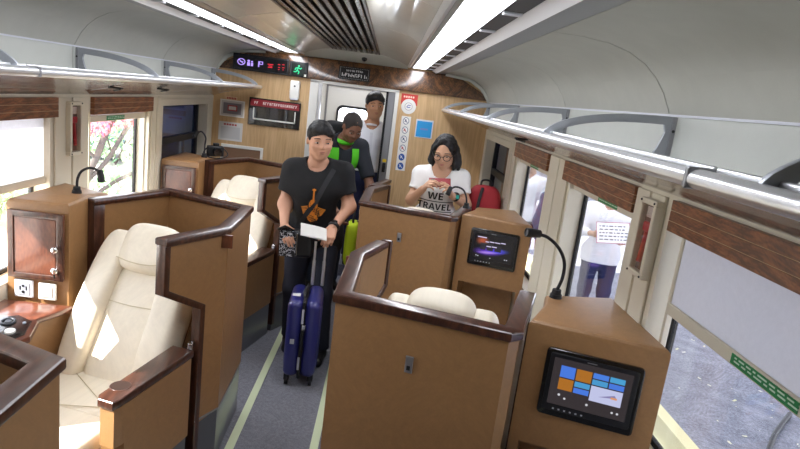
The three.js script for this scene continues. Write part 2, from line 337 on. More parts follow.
{
  const z0 = ZE + 0.22, z1 = ZN, t = thing('ceiling_grille', 'long dark metal slatted air grille along the middle of the ceiling', 'ceiling grille', [CX, 2.2, 0]);
  part('backing', span(-0.212, 0.212, 0.03, 0.045, z0, z1), M.black, t);
  for (let i = 0; i < 9; i++) { const u = -0.182 + i * 0.0455; part('slat', span(u - 0.012, u + 0.012, -0.006, 0.02, z0, z1, 0.005), M.slat, t); }
  for (const u of [-0.21, 0.21]) part('side_rail', span(u - 0.007, u + 0.007, -0.008, 0.03, z0, z1, 0.003), M.darkWood, t);
}
// ---------------------------------------------------------------- luggage racks
{
  const RAIL = { right: [ZE + 0.05, -0.93, 2.0], left: [ZE + 0.05, -2.1, 2.0] };
  for (const [side, s] of [['left', -1], ['right', 1]]) {
    const t = thing('luggage_rack', side === 'left' ? 'silver rail luggage rack above the window with red flowers' : 'silver rail luggage rack above the window with the white-shirted man outside', 'luggage rack', [0, 0, 0]);
    const zs = RAIL[side];
    for (let i = 0; i < zs.length - 1; i++) {
      const z0 = zs[i] + 0.004, z1 = zs[i + 1] - 0.004, u = 0.862;
      part('rail', [uvm(toCreasedNormals(extr(Array.from({ length: 18 }, (_, i) => [0.021 * Math.cos(i * Math.PI / 9), 0.0165 * Math.sin(i * Math.PI / 9)]), z1 - z0), 0.7).translate(S(s, u), 1.781, z0)), bx(0.012, 0.012, z1 - z0, S(s, u + 0.028), 1.798, (z0 + z1) / 2, 0.005)], M.alu, t);
      part('rail_joint', bx(0.05, 0.036, 0.012, S(s, u + 0.003), 1.782, z1 + 0.002, 0.004), M.aluDull, t);
      part('shelf_plate', along([[S(s, 0.875), 1.764], [S(s, 1.05), 1.728], [S(s, 1.2), 1.69], [S(s, 1.285), 1.655]], z0, z1, 0.006), M.polish, t);
    }
    const out = [], N = 14;
    // outline in (u, y): up the wall, over the top in an arc to the rail, back below
    const q = (p0, p1, p2, n, arr) => { for (let i = 0; i <= n; i++) { const k = i / n; arr.push([(1 - k) ** 2 * p0[0] + 2 * k * (1 - k) * p1[0] + k * k * p2[0], (1 - k) ** 2 * p0[1] + 2 * k * (1 - k) * p1[1] + k * k * p2[1]]); } };
    out.push([1.288, 1.665], [1.288, 1.896]);
    q([1.262, 1.896], [0.96, 1.888], [0.872, 1.812], N, out); q([0.862, 1.80], [0.852, 1.785], [0.875, 1.774], 4, out);
    const hole = [];
    q([1.25, 1.868], [1.0, 1.862], [0.915, 1.81], N, hole); q([0.905, 1.80], [0.895, 1.79], [0.92, 1.786], 4, hole);
    q([1.19, 1.73], [1.235, 1.75], [1.258, 1.845], 6, hole);
    const m = ([u, y]) => [S(s, u), y];
    const zb = side === 'right' ? [-5.62, -4.34, -3.12, -1.94, -0.78, 0.42] : [-5.56, -4.42, -3.21, -2.02, -0.82, 0.4];
    for (const z of zb) {
      const b = part('bracket', uvm(extr(out.map(m), 0.012, 0.002, [hole.map(m)]).translate(0, 0, z)), M.bracket, t);
      part('wall_fixing', bx(0.02, 0.22, 0.02, S(s, 1.283), 1.785, z + 0.006, 0.003), M.aluDull, b);
      for (const y of [1.85, 1.73]) part('screw', new THREE.SphereGeometry(0.005, 8, 6).translate(S(s, 1.275), y, z + 0.03), M.black, b);
    }
    // small clip on the underside of the rack
    for (const z of side === 'left' ? [-3.15, -3.8] : [-3.1]) part('underside_clip', [bx(0.07, 0.01, 0.03, S(s, 1.06), 1.716, z, 0.004), bar([S(s, 1.03), 1.712, z + 0.02], [S(s, 1.09), 1.70, z - 0.05], 0.005)], M.black, t);
  }
}
// ---------------------------------------------------------------- pelmets and roller blinds
const marksTex = (base, ink, rows, sd) => canvas(256, 64, (g, w, h) => {   // a green notice too small to read: bars where its words stand
  let z = sd; const r = () => { z = (z * 16807) % 2147483647; return z / 2147483647; };
  g.fillStyle = base; g.fillRect(0, 0, w, h); g.fillStyle = ink;
  for (let k = 0; k < rows; k++) { let x = 14; while (x < w - 30) { const l = 10 + r() * 30; g.fillRect(x, 12 + k * (h - 20) / rows, l, (h - 20) / rows * 0.5); x += l + 8; } }
});
const greenSign = printMat(marksTex('#1f8a4c', '#cfe9d5', 2, 11));
const greenSignDark = printMat(marksTex('#137a43', '#7fb894', 1, 77));
const BLINDS = [ // side, z0, z1, lower edge of the cloth, label z range or null, label text
  ['right', -1.82, -0.84, 1.315, [-1.42, -1.16], 'white roller blind drawn halfway down beside the near screen console'],
  ['right', -3.0, -2.11, 1.545, [-2.56, -2.34], 'rolled up blind over the window with the white-shirted man outside'],
  ['right', -4.22, -3.33, 1.545, [-3.86, -3.66], 'rolled up blind over the window behind the farther screen console'],
  ['left', -3.02, -2.1, 1.245, [-2.62, -2.44], 'bright sunlit roller blind drawn down behind the cupboard with chrome knobs'],
  ['left', -4.22, -3.38, 1.53, [-3.86, -3.62], 'rolled up blind over the window with red flowers'],
];
for (const [side, z0, z1, yb, lab, text] of BLINDS) {
  const s = side === 'left' ? -1 : 1, X = (u) => S(s, u);
  const t = thing('roller_blind', text, 'window blind');
  for (let i = 0; i < 3; i++) part('pelmet_board', span(X(1.278), X(1.302), 1.543 + i * 0.0332, 1.5745 + i * 0.0332, z0, z1, 0.0015), M.pelmet, t);
  part('pelmet_inlay', span(X(1.2795), X(1.3), 1.5465, 1.638, z0 + 0.004, z1 - 0.004), std(0xc9ab84, 0.45), t);
  const a = z0 + 0.025, b = z1 - 0.05;
  part('cloth', span(X(1.33), X(1.3315), yb, 1.6, a, b), M.blind, t);
  part('bottom_bar', span(X(1.322), X(1.34), yb - 0.038, yb, a, b, 0.004), M.ivoryTrim, t);
  for (const zz of [a, b]) part('guide_rail', span(X(1.325), X(1.345), WY0, 1.56, zz - 0.008, zz + 0.008, 0.003), M.ivoryTrim, t);
  if (lab) { const g = new THREE.BoxGeometry(lab[1] - lab[0], 0.027, 0.002).rotateY(side === 'right' ? -Math.PI / 2 : Math.PI / 2).translate(X(1.3208), yb - 0.019, (lab[0] + lab[1]) / 2); meta(part('notice_strip', g, greenSign, t), 'green strip with small pale lettering'); }
}
// ---------------------------------------------------------------- small wall cabinets on the piers (glass front, red hammer inside)
for (const [side, s, z, y0, y1, text] of [['right', 1, -1.95, 1.37, 1.6, 'narrow glass-fronted emergency hammer case on the pier beside the white blind'], ['left', -1, -3.165, 1.36, 1.6, 'narrow glass-fronted emergency hammer case on the pier beside the sunlit blind']]) {
  const X = (u) => S(s, u), t = thing('hammer_case', text, 'emergency case', [0, 0, 0]);
  const w = 0.062;
  part('frame', [span(X(1.262), X(1.29), y0 - 0.02, y0, z - w, z + w, 0.005), span(X(1.262), X(1.29), y1, y1 + 0.02, z - w, z + w, 0.005), span(X(1.262), X(1.29), y0 - 0.001, y1 + 0.001, z - w, z - w + 0.02, 0.004), span(X(1.262), X(1.29), y0 - 0.001, y1 + 0.001, z + w - 0.02, z + w, 0.004)], M.ivoryTrim, t);
  part('back_plate', span(X(1.284), X(1.288), y0, y1, z - w + 0.01, z + w - 0.01), std(0x6d4f42, 0.6), t);
  const h = part('hammer', [bar([X(1.277), y0 + 0.03, z - 0.012], [X(1.277), y1 - 0.09, z + 0.008], 0.009), bx(0.014, 0.034, 0.06, X(1.277), y1 - 0.075, z + 0.006, 0.006)], std(0xb8262c, 0.4), t);
  part('hammer_tip', [bar([X(1.277), y1 - 0.075, z + 0.03], [X(1.277), y1 - 0.075, z + 0.042], 0.005)], M.chrome, h);
  part('instruction_card', span(X(1.282), X(1.284), y1 - 0.045, y1 - 0.008, z - 0.035, z + 0.035), std(0xd8c9c0, 0.6), t);
  part('pane', span(X(1.265), X(1.267), y0, y1, z - w + 0.016, z + w - 0.016), M.glass, t);
  for (const [yy, zz] of [[y0 - 0.011, z - 0.05], [y0 - 0.011, z + 0.05], [y1 + 0.011, z - 0.05], [y1 + 0.011, z + 0.05]]) part('screw', new THREE.SphereGeometry(0.004, 8, 6).translate(X(1.261), yy, zz), M.black, t);
}
// ---------------------------------------------------------------- things on the end wall
{
  const Z = ZE + 0.001;
  const led = canvas(512, 150, (g, w, h) => {
    g.fillStyle = '#07070c'; g.fillRect(0, 0, w, h);
    g.strokeStyle = g.fillStyle = '#b79cff'; g.lineWidth = 9;
    // three violet pictograms: no smoking, a person in a seat, a figure at a door
    g.beginPath(); g.arc(70, 75, 34, 0, 7); g.stroke(); g.beginPath(); g.moveTo(46, 51); g.lineTo(94, 99); g.stroke(); g.fillRect(56, 70, 34, 9);
    g.beginPath(); g.arc(140, 56, 13, 0, 7); g.fill(); g.fillRect(126, 72, 28, 40); g.beginPath(); g.arc(172, 62, 10, 0, 7); g.fill(); g.fillRect(162, 76, 22, 36);
    g.fillRect(232, 46, 12, 66); g.strokeRect(244, 50, 30, 28);
    g.fillStyle = '#ff3b4a'; g.font = 'bold 30px sans-serif';
    for (const [x, y, ww] of [[322, 62, 56], [334, 80, 34], [326, 96, 44], [420, 52, 24], [462, 48, 24], [424, 84, 20], [464, 82, 22], [426, 108, 14], [468, 106, 12]]) g.fillRect(x, y, ww, 7);
  });
  const t = thing('information_display', 'long black lit display board with violet pictograms and red signs on the burl band', 'display', [-1.229, 1.988, Z + 0.03]);
  part('casing', bx(0.512, 0.146, 0.06, 0, 0, 0, 0.006), M.black, t);
  part('screen', sheet(0.488, 0.118, 0, 0, 0.0305, 0.003), screenMat(led, 0.5), t);
  const ex = canvas(128, 128, (g, w, h) => { g.fillStyle = '#04150f'; g.fillRect(0, 0, w, h); g.strokeStyle = g.fillStyle = '#35e8a0'; g.lineWidth = 11; g.lineCap = 'round'; g.beginPath(); g.arc(72, 30, 10, 0, 7); g.fill(); const L = (...p) => { g.beginPath(); g.moveTo(p[0], p[1]); for (let i = 2; i < p.length; i += 2) g.lineTo(p[i], p[i + 1]); g.stroke(); }; L(66, 46, 58, 74, 76, 90, 70, 110); L(58, 74, 46, 92, 28, 92); L(66, 48, 88, 58, 98, 50); L(64, 48, 44, 54, 38, 70); });
  const e = thing('exit_sign', 'small square lit sign with a green running figure beside the display board', 'exit sign', [-0.882, 1.984, Z + 0.026]);
  part('casing', bx(0.166, 0.135, 0.05, 0, 0, 0, 0.006), M.black, e);
  part('screen', sheet(0.122, 0.112, -0.005, 0, 0.0265, 0.003), screenMat(ex, 0.5), e);
  part('latch', bx(0.02, 0.022, 0.006, 0.065, -0.05, 0.026, 0.002), M.white, e);
  // black name board over the door, two rows of white letters that cannot be read
  const nb = canvas(256, 140, (g, w, h) => { g.fillStyle = '#0a0a0c'; g.fillRect(0, 0, w, h); g.strokeStyle = '#d8d8d8'; g.lineWidth = 3; g.setLineDash([9, 6]); g.strokeRect(8, 8, w - 16, h - 16); g.setLineDash([]); g.fillStyle = '#e8e8e8'; let z = 5; const r = () => { z = (z * 16807) % 2147483647; return z / 2147483647; }; for (const [x0, x1, y, hh] of [[60, 196, 28, 24], [24, 234, 72, 40]]) for (let x = x0; x < x1; x += hh * 0.68) { g.fillRect(x, y, hh * 0.17, hh); if (r() > 0.4) g.fillRect(x, y, hh * 0.5, hh * 0.2); if (r() > 0.3) g.fillRect(x, y + hh * 0.42, hh * 0.46, hh * 0.18); if (r() > 0.5) g.fillRect(x + hh * 0.38, y + hh * 0.4, hh * 0.16, hh * 0.6); } });
  const n = thing('name_board', 'black board with two rows of white letters above the doorway', 'sign', [-0.367, 2.008, Z + 0.034]);
  part('board', bx(0.29, 0.118, 0.012, 0, 0, 0, 0.003), M.black, n); part('lettering', sheet(0.28, 0.108, 0, 0, 0.007, 0.002), printMat(nb), n);
  const cam = thing('ceiling_camera', 'small dark dome camera under the ceiling above the doorway', 'camera', [-0.284, 2.15, ZE + 0.12]);
  part('dome', new THREE.SphereGeometry(0.026, 18, 12), M.blackGloss, cam); part('mount', cyl(0.02, 0.03, 0.03, 0, 0.03, 0, 18), M.aluDull, cam);
  const d = thing('soap_dispenser', 'slim white dispenser on the wood wall under the exit sign', 'dispenser', [-0.905, 1.793, Z + 0.02]);
  part('body', bx(0.092, 0.172, 0.045, 0, 0, 0, 0.016), M.white, d); part('sensor', new THREE.CylinderGeometry(0.008, 0.008, 0.006, 14).rotateX(Math.PI / 2).translate(0, 0.035, 0.023), M.black, d);
  part('base_cap', bx(0.075, 0.03, 0.035, 0, -0.078, 0.004, 0.008), M.whiteTrim, d);
  // black framed notice with a red header
  const bn = canvas(384, 64, (g, w, h) => { g.fillStyle = '#8e1f2a'; g.fillRect(0, 0, w, h); g.fillStyle = '#f3e9e6'; let z = 9; const r = () => { z = (z * 16807) % 2147483647; return z / 2147483647; }; for (let x = 14; x < w - 20; x += 17) { if (r() < 0.12) continue; g.fillRect(x, 20, 4, 26); g.fillRect(x, 20, 12, 5); if (r() > 0.4) g.fillRect(x, 31, 10, 5); if (r() > 0.5) g.fillRect(x + 8, 30, 4, 16); } });
  const b = thing('notice_board', 'black notice board with a red lettered header and an empty white outline', 'notice board', [-1.079, 1.553, Z + 0.008]);
  part('board', bx(0.485, 0.252, 0.014, 0, 0, 0, 0.004), M.blackGloss, b);
  part('header', sheet(0.46, 0.062, 0, 0.082, 0.008, 0.002), printMat(bn), b);
  part('outline', [span(-0.2, 0.2, -0.075, -0.062, 0.006, 0.009), span(-0.2, -0.19, -0.075, 0.035, 0.006, 0.009), span(0.19, 0.2, -0.075, 0.035, 0.006, 0.009)], M.white, b);
  const paper = (bg, draw, w = 160, h = 160) => canvas(w, h, (g) => { g.fillStyle = bg; g.fillRect(0, 0, w, h); draw(g, w, h); });
  const posters = [
    [0.205, 0.135, -1.477, 1.552, 'grey notice with a red-edged oval plate under the display board', paper('#c9c4bd', (g, w, h) => { g.fillStyle = '#7d767a'; g.fillRect(14, 22, w - 28, h - 40); g.fillStyle = '#b23a3a'; g.fillRect(46, 46, 70, 62); g.fillStyle = '#d9d4cf'; g.fillRect(54, 58, 54, 38); }), true],
    [0.225, 0.175, -1.482, 1.335, 'pale notice with a short red heading below the oval plate notice', paper('#dcdad6', (g, w) => { g.fillStyle = '#b23434'; for (let x = 34; x < 120; x += 18) g.fillRect(x, 14, 13, 15); g.fillStyle = '#c9c8c6'; g.fillRect(16, 40, w - 32, 104); }), false],
    [0.1, 0.03, -1.487, 1.645, 'small red lettered strip above the oval plate notice', paper('#e3c9a0', (g, w, h) => { g.fillStyle = '#b12a2a'; for (let x = 8; x < w - 16; x += 24) g.fillRect(x, 30, 17, 100); }), false],
  ];
  for (const [w, h, x, y, lab, tx, framed] of posters) { const p = thing('wall_notice', lab, 'notice', [x, y, Z]); part('sheet', sheet(w, h, 0, 0, 0.003, 0.003), printMat(tx), p); if (framed) part('frame', [span(-w / 2 - 0.012, w / 2 + 0.012, h / 2, h / 2 + 0.01, 0, 0.008), span(-w / 2 - 0.012, w / 2 + 0.012, -h / 2 - 0.01, -h / 2, 0, 0.008), span(-w / 2 - 0.012, -w / 2, -h / 2, h / 2, 0, 0.008), span(w / 2, w / 2 + 0.012, -h / 2, h / 2, 0, 0.008)], M.white, p); }
  const ex2 = thing('access_panel', 'brown panel in a white frame low on the wood wall behind the far pod', 'access panel', [-1.36, 1.09, Z]);
  part('frame', [span(-0.2, 0.2, 0.095, 0.125, 0, 0.016, 0.004), span(-0.2, -0.175, -0.15, 0.1, 0, 0.016, 0.004), span(0.175, 0.2, -0.15, 0.1, 0, 0.016, 0.004), span(-0.2, 0.2, -0.17, -0.145, 0, 0.016, 0.004)], M.white, ex2);
  part('panel', span(-0.176, 0.176, -0.146, 0.096, 0, 0.008), std(0x8a6a52, 0.5), ex2);
  // right of the door: red card with a round white seal, a column of round symbols, a blue card
  const red = thing('warning_card', 'red card with white letters above a round white seal right of the doorway', 'sticker', [0.172, 1.803, Z]);
  part('card', sheet(0.155, 0.1, 0, 0.035, 0.002, 0.002), printMat(paper('#c8342c', (g, w) => { g.fillStyle = '#f5d9c6'; for (let x = 22; x < w - 30; x += 22) g.fillRect(x, 30, 15, 26); })), red);
  part('seal', new THREE.CylinderGeometry(0.07, 0.07, 0.003, 32).rotateX(Math.PI / 2).translate(0, -0.03, 0.004), M.white, red);
  part('seal_print', sheet(0.082, 0.082, 0, -0.03, 0.0065, 0.001), printMat(paper('#e9e8e2', (g) => { g.strokeStyle = '#8a6a7a'; g.lineWidth = 6; g.beginPath(); g.arc(80, 80, 68, 0, 7); g.stroke(); g.strokeStyle = '#3a50a8'; g.lineWidth = 12; g.beginPath(); g.moveTo(44, 98); g.lineTo(72, 54); g.lineTo(118, 58); g.stroke(); g.beginPath(); g.moveTo(58, 100); g.lineTo(112, 92); g.stroke(); })), red);
  const st = thing('symbol_strip', 'tall white strip with a column of round prohibition symbols', 'sticker', [0.165, 1.42, Z]);
  part('strip', sheet(0.09, 0.52, 0, 0, 0.002, 0.002), printMat(paper('#efede8', (g, w, h) => {
    for (let i = 0; i < 6; i++) { const y = h * (i + 0.5) / 6, blue = i > 3; g.fillStyle = blue ? '#2c5aa8' : '#f6f4f0'; g.strokeStyle = blue ? '#2c5aa8' : '#3a4a7a'; g.lineWidth = 6; g.beginPath(); g.arc(w / 2, y, 38, 0, 7); g.fill(); g.stroke(); g.strokeStyle = blue ? '#f0f0f0' : (i % 2 ? '#b03040' : '#34406a'); g.lineWidth = 9; g.beginPath(); g.moveTo(w / 2 - 20, y - 18); g.lineTo(w / 2 + 20, y + 18); g.moveTo(w / 2 - 16, y + 14); g.lineTo(w / 2 + 4, y - 16); g.stroke(); }
  }, 128, 640)), st);
  const bl = thing('blue_card', 'bright blue card in a clear holder on the wood wall beside the symbol strip', 'notice', [0.345, 1.583, Z]);
  part('holder', sheet(0.165, 0.172, 0, 0, 0.003, 0.004), M.whiteTrim, bl); part('card', sheet(0.145, 0.15, 0, -0.004, 0.006, 0.002), printMat(paper('#2f9fe0', (g) => { g.fillStyle = '#7a8fd0'; g.fillRect(40, 70, 80, 18); })), bl);
}
// ---------------------------------------------------------------- seat pods: angled privacy shells, seats, cupboards
// plan points of the pod by the flower window; pods on the other side are the same pod turned half round
const PIV = [-0.93, -3.0], lp = (p) => [p[0] - PIV[0], p[1] - PIV[1]];
const RIM = 1.19;
function makePod(plan) {
  const [P0, P1, PA, PB, PC, P2] = plan.map(lp), turnIn = P2 ? [P1, P2] : [P1];   // P2: where a chamfered back corner ends
  const first = turnIn[turnIn.length - 1];
  const t = new THREE.Group();
  const wall = (pts, y0, y1, d0, d1, b) => rail(pts, y0, y1, d0, d1, b);
  const back = part('back_panel', wall([P0, ...turnIn, PA], 0.29, RIM - 0.022, 0, -0.042, 0), M.leather, t);
  part('aisle_panel', wall([PA, PB], 0.29, RIM - 0.022, 0, -0.042, 0), M.leather, t);
  // the wing: upper part reaches forward over the arm
  const s = 0.362, q = 0.152;
  part('wing_panel', plate([[0, 0.29], [q - 0.02, 0.27], [q - 0.02, 0.845], [s - 0.02, 0.962], [s - 0.02, RIM - 0.022], [0, RIM - 0.022]], PB, PC, 0.036, 0, 0.002), M.leather, t);
  part('edge_trim', plate([[q, 0.05], [q, 0.835], [s, 0.95], [s, RIM - 0.01], [s - 0.03, RIM - 0.01], [s - 0.03, 0.968], [q - 0.03, 0.853], [q - 0.03, 0.05]], PB, PC, 0.052, 0.005, -0.004), M.darkWood, t);
  const d0 = [(P1[0] - P0[0]) * 0.06, (P1[1] - P0[1]) * 0.06];
  part('edge_trim', rail([[P0[0] - d0[0], P0[1] - d0[1]], [P0[0] + d0[0], P0[1] + d0[1]]], 0.05, RIM - 0.012, 0.006, -0.05, 0.006), M.darkWood, t);
  part('rim', wall([[P0[0] - d0[0], P0[1] - d0[1]], ...turnIn, PA, PB, [PC[0] + (PC[0] - PB[0]) * 0.01, PC[1] + (PC[1] - PB[1]) * 0.01]], RIM - 0.034, RIM, 0.011, -0.053, 0.009), M.darkWood, t);
  part('corner_plate', bx(0.055, 0.062, 0.012, PB[0] + 0.0, RIM - 0.06, PB[1] + 0.03, 0.003).applyMatrix4(new THREE.Matrix4()), M.redWood, t);
  // small metal catch on the outside of the back
  const L = Math.hypot(PA[0] - first[0], PA[1] - first[1]);
  const c = plate([[L - 0.292, 0.975], [L - 0.266, 0.975], [L - 0.266, 1.032], [L - 0.292, 1.032]], first, PA, 0.008, 0.002, -0.0085);
  const k = part('catch', c, M.aluDull, back);
  part('slot', plate([[L - 0.285, 0.985], [L - 0.273, 0.985], [L - 0.273, 1.0], [L - 0.285, 1.0]], first, PA, 0.002, 0, -0.0098), M.black, back);
  void k;
  const sk = ([x, z]) => [x, z];
  part('skirt', rail([...turnIn, PA, PB, [PB[0] + (PC[0] - PB[0]) * q / s * 1.0, PB[1] + (PC[1] - PB[1]) * q / s * 1.0]].map(sk), 0, 0.292, -0.004, -0.05, 0), M.skirt, t);
  part('skirt_edge', rail([PA, PB, [PB[0] + (PC[0] - PB[0]) * q / s, PB[1] + (PC[1] - PB[1]) * q / s]], 0.286, 0.293, 0.003, -0.03, 0), M.aluDull, t);
  // arm by the aisle: wooden top with a cup holder, panelled below
  const arm = [lp([-0.735, -2.44]), lp([-0.852, -1.985]), lp([-0.868, -1.952]), lp([-0.93, -1.972]), lp([-0.942, -2.005]), lp([-0.838, -2.47])];
  const top = part('arm_top', prism(arm, 0.618, 0.655, 0.008), M.darkWood, t);
  const cup = [-0.893 - PIV[0], 0.655, -2.075 - PIV[1]];
  part('cup_ring', new THREE.TorusGeometry(0.037, 0.0025, 8, 32).rotateX(Math.PI / 2).translate(cup[0], cup[1], cup[2]), M.darkWood, top);
  part('cup_floor', cyl(0.036, 0.036, 0.002, cup[0], cup[1] + 0.001, cup[2], 28), std(0x2a1811, 0.5), top);
  const shrink = (k) => arm.map(([x, z]) => { const cx = -0.838 - PIV[0], cz = -2.2 - PIV[1]; return [cx + (x - cx) * k, cz + (z - cz) * k]; });
  part('arm_panel', prism(shrink(0.95), 0.46, 0.618, 0), M.leather, t);
  const low = shrink(0.95).map(([x, z]) => [x, Math.min(z, -2.02 - PIV[1])]);
  part('arm_panel', prism(low, 0.24, 0.4605, 0), M.leather, t);
  part('arm_skirt', prism(shrink(0.9).map(([x, z]) => [x, Math.min(z, -2.03 - PIV[1])]), 0, 0.24, 0), M.skirt, t);
  part('hinge', bx(0.022, 0.03, 0.03, -0.752 - PIV[0], 0.67, -2.45 - PIV[1], 0.005), M.chrome, t);
  return t;
}
function makeSeat() {
  const t = new THREE.Group();
  const W = 0.5;
  // cushion in two quilted halves, leg rest folded down in front
  const c = part('cushion', [pillow(W, 0.15, 0.3, 7, 14).translate(0, 0.39, 0.12), pillow(W, 0.15, 0.26, 7, 14).translate(0, 0.388, 0.385)], M.cream, t);
  for (const q of [[[-0.2, 0.467, 0.0], [0, 0.468, 0.12], [0.2, 0.467, 0.24]], [[-0.22, 0.465, 0.34], [0, 0.467, 0.27], [0.2, 0.466, 0.2]]]) part('seam', tube(q, 0.002, 12, 6), M.thread, c);
  part('leg_rest', pillow(W * 0.96, 0.13, 0.36, 6, 14).rotateX(0.95).translate(0, 0.24, 0.58), M.cream, t);
  part('base', bx(W * 0.86, 0.3, 0.44, 0, 0.17, 0.2, 0.02), M.black, t);
  const lean = -0.5, B = V3(0, 0.42, -0.02);       // backrest leans back
  const at = (g) => g.rotateX(lean).translate(B.x, B.y, B.z);
  const b = part('backrest', at(pillow(0.27, 0.56, 0.13, 7, 16).translate(0, 0.27, 0.0)), M.cream, t);
  part('seam', at(tube([[-0.12, 0.36, 0.064], [0, 0.355, 0.067], [0.12, 0.36, 0.064]], 0.002, 12, 6)), M.thread, b);
  for (const s of [-1, 1]) part('bolster', at(pillow(0.145, 0.72, 0.17, 4, 16, (x, y, z) => [x - s * 0.02 * Math.max(0, y * 3), y, z + 0.02]).translate(s * 0.192, 0.34, 0.012)), M.cream, t);
  const h = part('headrest', at(pillow(0.3, 0.24, 0.15, 3.6, 18, (x, y, z) => [x * (1 - 0.22 * (y + 0.1)), y, z - x * x * 0.5]).translate(0, 0.63, 0.05)), M.cream, t);
  part('seam', at(tube([[-0.13, 0.56, 0.108], [-0.04, 0.545, 0.123], [0.05, 0.545, 0.123], [0.13, 0.565, 0.108]], 0.002, 14, 6)), M.thread, h);
  part('back_shell', at(bx(0.46, 0.6, 0.05, 0, 0.32, -0.085, 0.02)), M.leather, t);
  return t;
}
const podLeft = makePod([[-1.395, -2.87], [-1.19, -3.33], [-0.67, -3.1], [-0.655, -2.6], [-0.82, -2.28]]);
const podRight = makePod([[-1.36, -2.9], [-1.228, -3.29], [-0.635, -3.14], [-0.655, -2.6], [-0.757, -2.335], [-1.19, -3.318]]);
const seatProto = makeSeat();
function placePod(x, z, turn, podLabel, seatLabel, podGroup, seatShift = [0, 0]) {
  const c = (turn ? podRight : podLeft).clone(); c.name = numbered('seat_pod'); c.position.set(x, 0, z); c.rotation.y = turn; scene.add(c);
  meta(c, podLabel, 'seat pod', 'tan seat pods with dark wooden rims');
  const s = seatProto.clone(); s.name = numbered('recliner_seat'); scene.add(s);
  const o = V3(-1.115 - PIV[0] + seatShift[0], 0, -2.47 - PIV[1] + seatShift[1]).applyAxisAngle(V3(0, 1, 0), turn);
  s.position.set(x + o.x, 0, z + o.z); s.rotation.y = turn - 0.25;
  meta(s, seatLabel, 'seat', 'cream leather recliner seats');
  return [c, s];
}
const RP = [-0.74 - PIV[0], -5.02 - PIV[1]];
placePod(PIV[0], PIV[1], 0, 'tan seat pod around the large cream seat beside the cupboard with chrome knobs', 'cream leather recliner facing the camera beside the cupboard with chrome knobs');
placePod(PIV[0] + 0.02, PIV[1] - 1.77, 0, 'tan seat pod against the wood end wall under the display board', 'sunlit cream recliner in the pod against the wood end wall');
placePod(PIV[0], PIV[1] + 1.86, 0, 'dark corner of a seat pod cut off by the lower left edge of the photo', 'cream recliner of the seat pod cut off by the lower left edge');
placePod(RP[0], RP[1], Math.PI, 'large tan seat pod with a steel catch, beside the console with coloured screen tiles', 'cream recliner whose headrest shows above the large near pod beside the coloured screen tiles');
placePod(RP[0] - 0.01, RP[1] - 1.775, Math.PI, 'tan seat pod with a steel catch in front of the woman with the red phone', 'cream recliner on which the woman with the red phone kneels');
{ // of the last pod only a wooden-edged side panel shows beside the doorway
  const t = thing('partition_panel', 'small tan partition with a wooden rim beside the end doorway', 'partition', [0, 0, 0]);
  const a = [-0.07, -4.75], b = [0.06, -5.2];
  part('panel', rail([a, b], 0, 1.1, 0.018, -0.018), M.leather, t);
  part('rim', rail([a, b], 1.1, 1.13, 0.03, -0.03, 0.008), M.darkWood, t);
  part('edge_trim', rail([[a[0] - 0.004, a[1] + 0.012], [a[0] + 0.008, a[1] - 0.022]], 0, 1.12, 0.03, -0.03, 0.004), M.darkWood, t);
}
